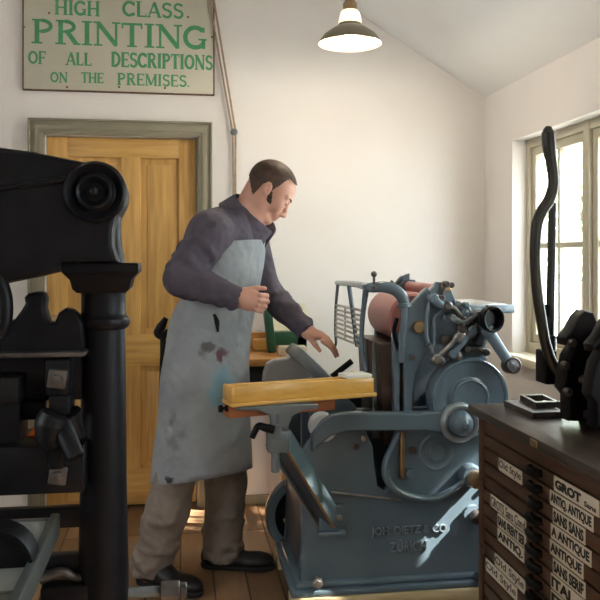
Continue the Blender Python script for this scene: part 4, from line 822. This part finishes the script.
# ================================================================ the man: rounded solids blended into one surface
class SDF:
    def __init__(s, lo, hi, h):
        s.lo = np.array(lo, float); s.h = h; s.n = np.ceil((np.array(hi) - s.lo) / h).astype(int) + 1
        s.F = np.full(s.n, .2, np.float32)
    def _win(s, lo, hi, m):
        a = np.maximum(np.floor((np.array(lo) - m - s.lo) / s.h).astype(int), 0); b = np.minimum(np.ceil((np.array(hi) + m - s.lo) / s.h).astype(int) + 1, s.n)
        if (b <= a).any(): return None
        sl = tuple(slice(i, j) for i, j in zip(a, b)); g = np.meshgrid(*[s.lo[i] + s.h * np.arange(a[i], b[i]) for i in range(3)], indexing='ij')
        return sl, np.stack(g, -1).astype(np.float32)
    def put(s, d, sl, k, op):
        A = s.F[sl]
        if op == 'sub': d = -d
        if op == 'add':
            h = np.clip(.5 + .5 * (A - d) / k, 0, 1); s.F[sl] = A * (1 - h) + d * h - k * h * (1 - h)
        else:
            h = np.clip(.5 - .5 * (A - d) / k, 0, 1); s.F[sl] = A * (1 - h) + d * h + k * h * (1 - h)
    def cap(s, a, b, ra, rb=None, k=.02, op='add'):
        a, b = np.array(a), np.array(b); rb = ra if rb is None else rb; r = max(ra, rb)
        w = s._win(np.minimum(a, b) - r, np.maximum(a, b) + r, k + .03)
        if w is None: return
        sl, P = w; v = b - a; t = np.clip(((P - a) @ v) / (v @ v + 1e-9), 0, 1)
        d = np.linalg.norm(P - a - t[..., None] * v, axis=-1) - (ra + (rb - ra) * t); s.put(d, sl, k, op)
    def ell(s, c, r, axes=None, k=.02, op='add'):
        c = np.array(c); r = np.array(r, float); A = np.eye(3) if axes is None else np.array([list(x) for x in axes])
        R = np.sqrt(((A * r[:, None]) ** 2).sum(0)); w = s._win(c - R, c + R, k + .03)
        if w is None: return
        sl, P = w; q = (P - c) @ A.T; k0 = np.linalg.norm(q / r, axis=-1); k1 = np.linalg.norm(q / r ** 2, axis=-1) + 1e-6
        s.put(k0 * (k0 - 1) / k1, sl, k, op)
    def chain(s, pts, rs, k=.02):
        for a, b, ra, rb in zip(pts, pts[1:], rs, rs[1:]): s.cap(a, b, ra, rb, k)
    def coords(s): return np.stack(np.meshgrid(*[s.lo[i] + s.h * np.arange(s.n[i]) for i in range(3)], indexing='ij'), -1)
    def surface(s):
        F = s.F; neg = F < 0; nx, ny, nz = [m - 1 for m in F.shape]
        acc = np.zeros((nx, ny, nz, 3), np.float32); cnt = np.zeros((nx, ny, nz), np.float32)
        C = [(i, j, k) for i in (0, 1) for j in (0, 1) for k in (0, 1)]
        for a in C:
            for ax in range(3):
                if a[ax]: continue
                b = list(a); b[ax] = 1
                va = F[a[0]:a[0] + nx, a[1]:a[1] + ny, a[2]:a[2] + nz]; vb = F[b[0]:b[0] + nx, b[1]:b[1] + ny, b[2]:b[2] + nz]
                m = (va < 0) != (vb < 0); t = np.where(m, va / np.where(m, va - vb, 1), 0)
                for i in range(3): acc[..., i] += m * (a[i] + (t if i == ax else 0))
                cnt += m
        act = cnt > 0; idx = -np.ones(act.shape, int); idx[act] = np.arange(act.sum()); ijk = np.argwhere(act)
        V = s.lo + s.h * (ijk + acc[act] / cnt[act][:, None]); Fs = []
        for ax in range(3):
            u, v = (ax + 1) % 3, (ax + 2) % 3
            sl0 = [slice(None)] * 3; sl1 = [slice(None)] * 3; sl0[ax] = slice(0, -1); sl1[ax] = slice(1, None)
            m = neg[tuple(sl0)] != neg[tuple(sl1)]; e = np.argwhere(m); flip = neg[tuple(sl0)][m]
            ok = (e[:, u] > 0) & (e[:, v] > 0) & (e[:, u] < F.shape[u] - 1) & (e[:, v] < F.shape[v] - 1); e = e[ok]; flip = flip[ok]
            q = []
            for du, dv in ((1, 1), (0, 1), (0, 0), (1, 0)):
                c = e.copy(); c[:, u] -= du; c[:, v] -= dv; q.append(idx[c[:, 0], c[:, 1], c[:, 2]])
            q = np.stack(q, 1); q[~flip] = q[~flip][:, ::-1]; Fs.append(q)
        return V, np.concatenate(Fs)
    def build(s, name, m, parent, smooth=2, base=None):
        V, Fc = s.surface(); Fc = Fc[(Fc >= 0).all(1)]
        for _ in range(smooth):
            A = np.zeros_like(V); n = np.zeros(len(V))
            for i in range(4):
                j = Fc[:, (i + 1) % 4]; np.add.at(A, Fc[:, i], V[j]); np.add.at(n, Fc[:, i], 1); np.add.at(A, j, V[Fc[:, i]]); np.add.at(n, j, 1)
            V = np.where(n[:, None] > 0, V * .5 + .5 * A / np.maximum(n, 1)[:, None], V)
        off = np.array(wloc(parent)); me = bpy.data.meshes.new(name); me.from_pydata((V - off).tolist(), [], Fc.tolist()); me.materials.append(M[m])
        for p in me.polygons: p.use_smooth = True
        o = bpy.data.objects.new(name, me); COL.objects.link(o); o.parent = parent; return o
FM = 3.30; PX = FM / 800
def J(px, py, f=FM): return W(px, py, f)
th = radians(24)
Fb = RT * cos(th) - FW * sin(th); Lb = RT * sin(th) + FW * cos(th)
man = thing('person', Vector((J(205, 300).x, J(205, 300).y, 0)), 'man in a plum-grey jacket, long stained grey apron and khaki trousers, leaning over the press', 'person')
# ---- joints
neck0 = J(243, 219); neck1 = J(257, 203)
shR, elR, wrR = J(211, 232, 3.16), J(181, 279, 3.09), J(238, 297.5, 3.05)
shL, elL, wrL = J(249, 234, 3.46), J(266, 291, 3.48), J(304, 329, 3.40)
kneeR, ankR = J(168, 508, 3.20), J(151, 571, 3.24)
hipR = J(195, 388, 3.22)
kneeL, ankL = J(226, 482, 3.40), J(222, 556, 3.42)
hipL = J(224, 385, 3.40)
# ---- head frame
pit = radians(42); HF = RT * cos(pit) - UP * sin(pit); HU = RT * sin(pit) + UP * cos(pit); HL = FW.copy(); HC = J(271.5, 191)
AX = (HF, HU, HL)
def H(n, u, l=0): return HC + HF * n + HU * u + HL * l
def head(s, o=0):
    s.ell(H(-.018, .028), (.099 + o, .086 + o, .075 + o), AX, .01)
    s.ell(H(.026, -.008), (.060 + o, .088 + o, .060 + o), AX, .025)
def hand(s, w, d, sd, p, curl, thumb, spread=.004):
    d, sd, p = d.normalized(), sd.normalized(), p.normalized()
    s.ell(w + d * .050, (.052, .041, .017), (d, sd, p), .012); s.cap(w - d * .03, w + d * .02, .026, .028, .02)
    s.ell(w + d * .022 + sd * .022 + p * .008, (.030, .020, .017), (d, sd, p), .012)
    for i, (q, ln) in enumerate(zip((.030, .010, -.010, -.029), (.95, 1.06, 1.0, .80))):
        a = w + d * (.088 - .004 * abs(i - 1)) + sd * q; ang = 0; dd = d + sd * (1.5 - i) * spread * 8
        for seg, (l_, r_) in enumerate(((.045, .0098), (.027, .0090), (.021, .0080))):
            ang += radians(curl[seg]); v = (dd.normalized() * cos(ang) + p * sin(ang)); b = a + v * l_ * ln
            s.cap(a, b, r_, r_ * .92, .005); a = b
    a = w + d * .022 + sd * .030 + p * .004; b = a + (d * .62 + sd * .62 * thumb + p * .25).normalized() * .046; c = b + (d * .9 + sd * .15 + p * .45).normalized() * .032
    s.cap(a, b, .0135, .0115, .010); s.cap(b, c, .0110, .0090, .006)
# ---- body
body = SDF(np.array((-.50, 2.75, -.0)), np.array((.75, 3.95, 1.80)), .0042)
head(body)
body.cap(H(-.005, -.060, -.042), H(.056, -.098, -.014), .023, .020, .02); body.cap(H(-.005, -.060, .042), H(.056, -.098, .014), .023, .020, .02)
body.ell(H(.070, -.100), (.019, .017, .022), AX, .015)
body.ell(H(.055, -.030, -.036), (.030, .032, .022), AX, .02); body.ell(H(.055, -.030, .036), (.030, .032, .022), AX, .02)
for sg in (-1, 1):
    body.ell(H(.090, .004, sg * .032), (.016, .012, .017), AX, .010, 'sub')
    body.ell(H(.0715, .003, sg * .031), (.0155, .0145, .0160), AX, .004)
    body.cap(H(.083, .021, sg * .012), H(.070, .022, sg * .046), .0095, .0085, .008)
    body.ell(H(.099, -.045, sg * .012), (.010, .008, .008), AX, .006)
    # ear: shell, hollow and lobe
    body.ell(H(-.012, -.008, sg * .0785), (.019, .032, .010), (HF * .94 + HU * .34, HU * .94 - HF * .34, HL), .005)
    body.ell(H(-.008, -.006, sg * .0885), (.010, .020, .007), (HF * .94 + HU * .34, HU * .94 - HF * .34, HL), .004, 'sub')
    body.ell(H(-.006, -.006, sg * .081), (.004, .010, .006), AX, .004)
body.cap(H(.082, .012), H(.104, -.036), .0085, .0105, .010); body.ell(H(.106, -.041), (.012, .010, .011), AX, .006)
body.ell(H(.074, -.060), (.022, .028, .030), AX, .012); body.ell(H(.091, -.0665), (.008, .0055, .021), AX, .006); body.ell(H(.088, -.0785), (.009, .0065, .018), AX, .006)
body.cap(H(.100, -.0715, -.02), H(.100, -.0715, .02), .0035, .0035, .006, 'sub')
body.cap(H(-.040, -.046), neck0 - UP * .02 - Fb * .012, .057, .060, .03); body.cap(H(.0, -.055), neck0 + Fb * .03 - UP * .02, .045, .050, .03)
chest, belly, pelvis = J(226, 256), J(216, 305), J(206, 352)
tilt = radians(14); TU = (UP * cos(tilt) + Fb * sin(tilt)); TF = (Fb * cos(tilt) - UP * sin(tilt)); TA = (TF, Lb, TU)
body.ell(chest, (.095, .150, .190), TA, .04); body.ell(belly, (.10, .135, .16), TA, .05); body.ell(pelvis, (.10, .145, .13), (Fb, Lb, UP), .05)
body.cap(shR, shL, .055, .055, .04); body.cap(neck0, (shR + shL) / 2, .06, .07, .04)
body.chain([shR, elR, wrR], [.050, .040, .027], .02); body.chain([shL, elL, wrL], [.050, .040, .027], .02)
body.chain([hipR, kneeR, ankR, J(150, 581, 3.24)], [.075, .052, .038, .034], .03); body.chain([hipL, kneeL, ankL, J(222, 562, 3.42)], [.075, .052, .038, .034], .03)
dR = Vector(RT * .93 - UP * .22 - FW * .25); hand(body, wrR, dR, UP + RT * .2, FW, (52, 62, 45), .5)
dL = Vector(RT * .90 - UP * .42 - FW * .1); hand(body, wrL, dL, -FW * .85 - UP * .45 + RT * .05, -UP * .75 - RT * .35 + FW * .3, (10, 20, 16), .55)
bo = body.build('body', 'skin', man, 2)
# ---- hair: close-cropped, receding at the temples
hs = SDF(np.array(HC) - .18, np.array(HC) + .17, .0032); head(hs, .006)
hs.cap(H(-.040, -.046), neck0 - UP * .02 - Fb * .012, .061, .064, .03)
P = hs.coords() - np.array(HC); n_, u_, l_ = P @ np.array(HF), P @ np.array(HU), np.abs(P @ np.array(HL))
rag = .003 * np.sin(P[..., 0] * 420) * np.sin(P[..., 2] * 390 + 1)
crown = np.maximum(np.minimum(n_ - (.006 + .22 * (u_ + .006)), np.maximum(.086 - u_, l_ - .05)), .002 - u_)
back = np.maximum(n_ + .040, -.060 - u_ - .75 * (n_ + .05))
bl = .7 * (-.004 - u_)
burn = np.maximum(np.maximum(n_ - .013 - bl, -.012 + bl - n_), np.maximum(-.047 - u_, np.maximum(u_ - .012, .045 - l_)))
mask = np.minimum(np.minimum(crown, back), burn) + rag
hs.F = np.maximum(hs.F, mask.astype(np.float32)); hs.build('hair', 'hair', man, 1)
for sg in (-1, 1):
    eb_ = MB().tube([H(.0905, .018, sg * .013), H(.0870, .024, sg * .028), H(.0765, .022, sg * .046)], [.0028, .0038, .0022], 8).build('eyebrow', 'hair', man)
    c = H(.0735, .0005, sg * .031)
    MB().ball(c, .0134, 14).build('eye', 'eyeshaded', man)
    MB().tube([H(.0875, -.004, sg * .020), H(.0895, -.006, sg * .031), H(.0855, -.004, sg * .043)], .0016, 6).build('eyelash', 'hair', man)
# ---- jacket
jk = SDF(np.array((-.42, 2.85, .78)), np.array((.62, 3.80, 1.66)), .005)
jk.ell(chest, (.125, .178, .205), TA, .04); jk.ell(belly, (.128, .165, .17), TA, .06); jk.ell(pelvis + UP * .05, (.125, .170, .12), (Fb, Lb, UP), .05)
jk.cap(shR, shL, .078, .076, .05); jk.cap(neck0 + UP * .0, (shR + shL) / 2, .075, .10, .04)
jk.ell(J(214, 244, 3.28), (.09, .16, .13), (Fb, Lb, UP), .06)
jk.chain([shR, elR], [.078, .066], .035); jk.chain([elR, elR.lerp(wrR, .5), wrR - (wrR - elR) * .02], [.064, .055, .042], .025)
jk.chain([shL, elL], [.078, .062], .03); jk.chain([elL, elL.lerp(wrL, .5), wrL], [.062, .052, .043], .025)
rs = np.random.RandomState(3)
def folds(s, a, b, r, n, amp, k=.012):
    ax = (b - a).normalized(); u = ax.orthogonal().normalized(); w = ax.cross(u)
    for i in range(n):
        t = (i + .5) / n; c = a.lerp(b, t); p0 = rs.uniform(0, 6.28); pts = []
        for j in range(6):
            ph = p0 + j * .5; pts.append(c + ax * (j - 2.5) * .012 * rs.choice((-1, 1)) + (u * cos(ph) + w * sin(ph)) * r(t))
        s.chain(pts, [.004, amp, amp * 1.2, amp, amp, .004], k)
folds(jk, shR.lerp(elR, .35), elR, lambda t: .074 - .012 * t, 6, .007, .022); folds(jk, elR, wrR, lambda t: .060 - .018 * t, 6, .007, .02)
folds(jk, elL, wrL, lambda t: .057 - .015 * t, 5, .006, .02); folds(jk, shL, elL, lambda t: .072 - .014 * t, 4, .006, .02)
# collar: ring round the neck, open points at the throat
cb_, cf_ = J(231, 204), J(264, 236); cm_ = (cb_ + cf_) / 2; ca_ = (cf_ - cb_).normalized(); cn_ = HL.cross(ca_) * -1
cn_ = cn_ if cn_.z > 0 else -cn_
jk.ell(cm_ + cn_ * .055 + ca_ * .01, (.086, .066, .060), (ca_, Lb, cn_), .01, 'sub')
# open cuffs
jk.cap(wrR - (wrR - elR).normalized() * .012, wrR + (wrR - elR).normalized() * .03, .031, .036, .004, 'sub'); jk.cap(wrL - (wrL - elL).normalized() * .012, wrL + (wrL - elL).normalized() * .03, .031, .036, .004, 'sub')
jk.build('jacket', 'jacket', man, 2)
prof = [(.088, .066, -.030), (.090, .068, .0), (.090, .068, .030), (.094, .072, .037), (.099, .077, .034), (.106, .084, .010), (.113, .090, -.018), (.118, .094, -.036), (.113, .090, -.038), (.104, .081, -.010), (.096, .074, .018)]
V, Fc = [], []; NC = 40
for j in range(NC + 1):
    a = radians(10 + 340 * j / NC); ft = max(0, cos(a)) ** 6
    for i, (ra, rb, h) in enumerate(prof):
        drop = .030 * ft if 5 <= i <= 9 else 0
        V.append(tuple(cm_ + ca_ * ((ra + .008) * cos(a) + .010 * ft) + Lb * (rb + .008) * sin(a) + cn_ * (h + .014 - drop - .012 * ft)))
n = len(prof)
for j in range(NC):
    for i in range(n): Fc.append((j * n + i, j * n + (i + 1) % n, (j + 1) * n + (i + 1) % n, (j + 1) * n + i))
Fc += [tuple(range(n))[::-1], tuple(NC * n + i for i in range(n))]
co = MB().mesh(V, Fc).build('collar', 'jacket', man, 70)
for px, py in ((262, 243), (259, 252)):
    c = W(px, py, 3.16)
# ---- trousers
tr_ = SDF(np.array((-.45, 2.85, .04)), np.array((.45, 3.75, 1.10)), .006)
tr_.ell(pelvis, (.125, .165, .13), (Fb, Lb, UP), .05)
tr_.chain([hipR, kneeR, ankR], [.088, .084, .078], .03); tr_.chain([hipL, kneeL, ankL], [.088, .085, .083], .03)
folds(tr_, kneeR, ankR, lambda t: .080, 7, .012, .016); folds(tr_, kneeL.lerp(ankL, .2), ankL, lambda t: .080, 7, .012, .016)
for ank, kn in ((ankR, kneeR), (ankL, kneeL)):
    ax = (ank - kn).normalized(); tr_.cap(ank + ax * .075, ank + ax * .2, .11, .11, .006, 'sub'); tr_.cap(ank + ax * .03, ank + ax * .12, .062, .068, .006, 'sub')
    ring = ank + ax * .055
tr_.build('trousers', 'trouser', man, 2)
# ---- shoes
def shoe(heel, d):
    d = Vector((d.x, d.y, 0)).normalized(); sd = Vector((-d.y, d.x, 0)); h = Vector((heel.x, heel.y, 0))
    s = SDF(np.array(h) + np.array((-.42, -.42, -.02)), np.array(h) + np.array((.42, .42, .2)), .005)
    s.cap(h + UP * .046, h + d * .10 + UP * .046, .044, .046, .03); s.ell(h + d * .19 + UP * .038, (.085, .048, .036), (d, sd, UP), .03); s.cap(h + d * .02 + UP * .09, h + d * .06 + UP * .08, .046, .046, .03)
    P = s.coords(); s.F = np.maximum(s.F, (.022 - P[..., 2]).astype(np.float32)); sh = s.build('shoe', 'shoe', man, 1)
    q = SDF(np.array(h) + np.array((-.42, -.42, -.02)), np.array(h) + np.array((.42, .42, .08)), .004)
    q.cap(h + UP * .02, h + d * .10 + UP * .02, .045, .046, .02); q.ell(h + d * .19 + UP * .02, (.087, .050, .05), (d, sd, UP), .03)
    P = q.coords(); q.F = np.maximum(np.maximum(q.F, (P[..., 2] - .0215)), .002 - P[..., 2]).astype(np.float32); q.build('shoe_sole', 'sole', man, 1)
shoe(J(211, 560, 3.42), RT * 1.0 - FW * .12); shoe(J(147, 580, 3.245), RT * .8 - FW * .45)
# ---- apron: bib and wrapped skirt as one draped sheet
rows = [  # centre px, py, forward half-depth, side half-width, wrap angle on his right, on his left (degrees from the front), depth
 (231.0, 240, .128, .175, -52, 46, 3.30), (229, 252, .136, .182, -62, 52, 3.30), (225.5, 268, .143, .188, -74, 62, 3.30), (222, 284, .148, .190, -92, 80, 3.30), (217, 300, .152, .190, -118, 100, 3.30),
 (213, 316, .156, .190, -140, 120, 3.30), (210, 334, .160, .192, -146, 128, 3.30), (207.5, 352, .163, .196, -146, 130, 3.30), (206, 372, .168, .200, -145, 130, 3.30),
 (205.5, 395, .172, .204, -142, 130, 3.30), (205, 420, .176, .208, -138, 130, 3.30), (203.5, 445, .186, .218, -142, 130, 3.30), (202.5, 475, .196, .228, -142, 130, 3.30)]
NU = 72; V, Fq = [], []; nr = 60
arr = np.array(rows, float); tt = np.linspace(0, len(rows) - 1, nr); R_ = np.stack([np.interp(tt, range(len(rows)), arr[:, i]) for i in range(7)], 1)
ker = np.array([1, 2, 3, 2, 1.]); ker /= ker.sum()
for i in range(7):
    pad = np.concatenate([2 * R_[0, i] - R_[2:0:-1, i], R_[:, i], 2 * R_[-1, i] - R_[-2:-4:-1, i]]); R_[:, i] = np.convolve(pad, ker, 'valid')
for i in range(nr):
    cx, cy, a, b, w0, w1, f = R_[i]; c = W(cx, cy, f); s_ = i / (nr - 1)
    for j in range(NU + 1):
        ph = radians(w0 + (w1 - w0) * j / NU); low = max(0, s_ - .3) / .7
        fo = 1 + .022 * low * sin(5 * ph + 1.2) + .012 * low * sin(11 * ph + 3 * s_) + .010 * sin(17 * s_ + 2.2 * ph) * (1 - abs(2 * s_ - .9) * .6) + .006 * sin(31 * s_ - 5 * ph)
        p = c + Fb * a * fo * cos(ph) + Lb * b * fo * sin(ph)
        p.z += .045 * low ** 3 * cos(ph + .5) - (.0 if i else .012 * (1 - cos(ph * 1.2)))
        V.append(tuple(p))
for i in range(nr - 1):
    for j in range(NU):
        q = i * (NU + 1) + j; Fq.append((q, q + 1, q + NU + 2, q + NU + 1))
ap = MB().mesh(V, Fq).build('apron', 'apron', man, 80)
sm = ap.modifiers.new('cloth_thickness', 'SOLIDIFY'); sm.thickness = .004; sm.offset = 1
nt, bsdf, src, smudge = APRON_SMUDGES
def loc(px, py): # a spot on the apron front, in the cloth's own coordinates
    return tuple(W(px, py, 3.14) - wloc(ap))
src = smudge(src, loc(222, 352), (.07, .20, .045), (.16, .07, .085), 22, .30, .42)
src = smudge(src, loc(208, 348), (.06, .20, .05), (.13, .12, .12), 16, .32, .46)
src = smudge(src, loc(222, 385), (.07, .20, .09), (.20, .33, .40), 9, .26, .46)
src = smudge(src, loc(170, 476), (.02, .2, .02), (.03, .03, .035), 30, .2, .3)
src = smudge(src, loc(176, 440), (.08, .2, .16), (.20, .21, .22), 14, .34, .5)
nt.links.new(src, bsdf.inputs['Base Color'])
kp = [W(x, y, 3.12) for x, y in ((214, 314), (217, 322), (218, 332))]
MB().tube(kp, [.005, .010, .004], 8, flat=.5, ref=(1, 0, 0)).build('pocket_slit', 'black', ap)
tk = [W(x, y, 3.34) for x, y in ((166, 318), (161, 327), (158, 333), (163, 336), (168, 330))]
tie = MB().tube(tk, [.010, .020, .018, .016, .008], 8).build('apron_tie', 'black', man)
MB().tube([W(x, y, 3.34) for x, y in ((163, 334), (163, 355), (162, 380), (161, 408))], .012, 8, flat=.25, ref=(1, 0, 0)).build('tie_end', 'black', tie)
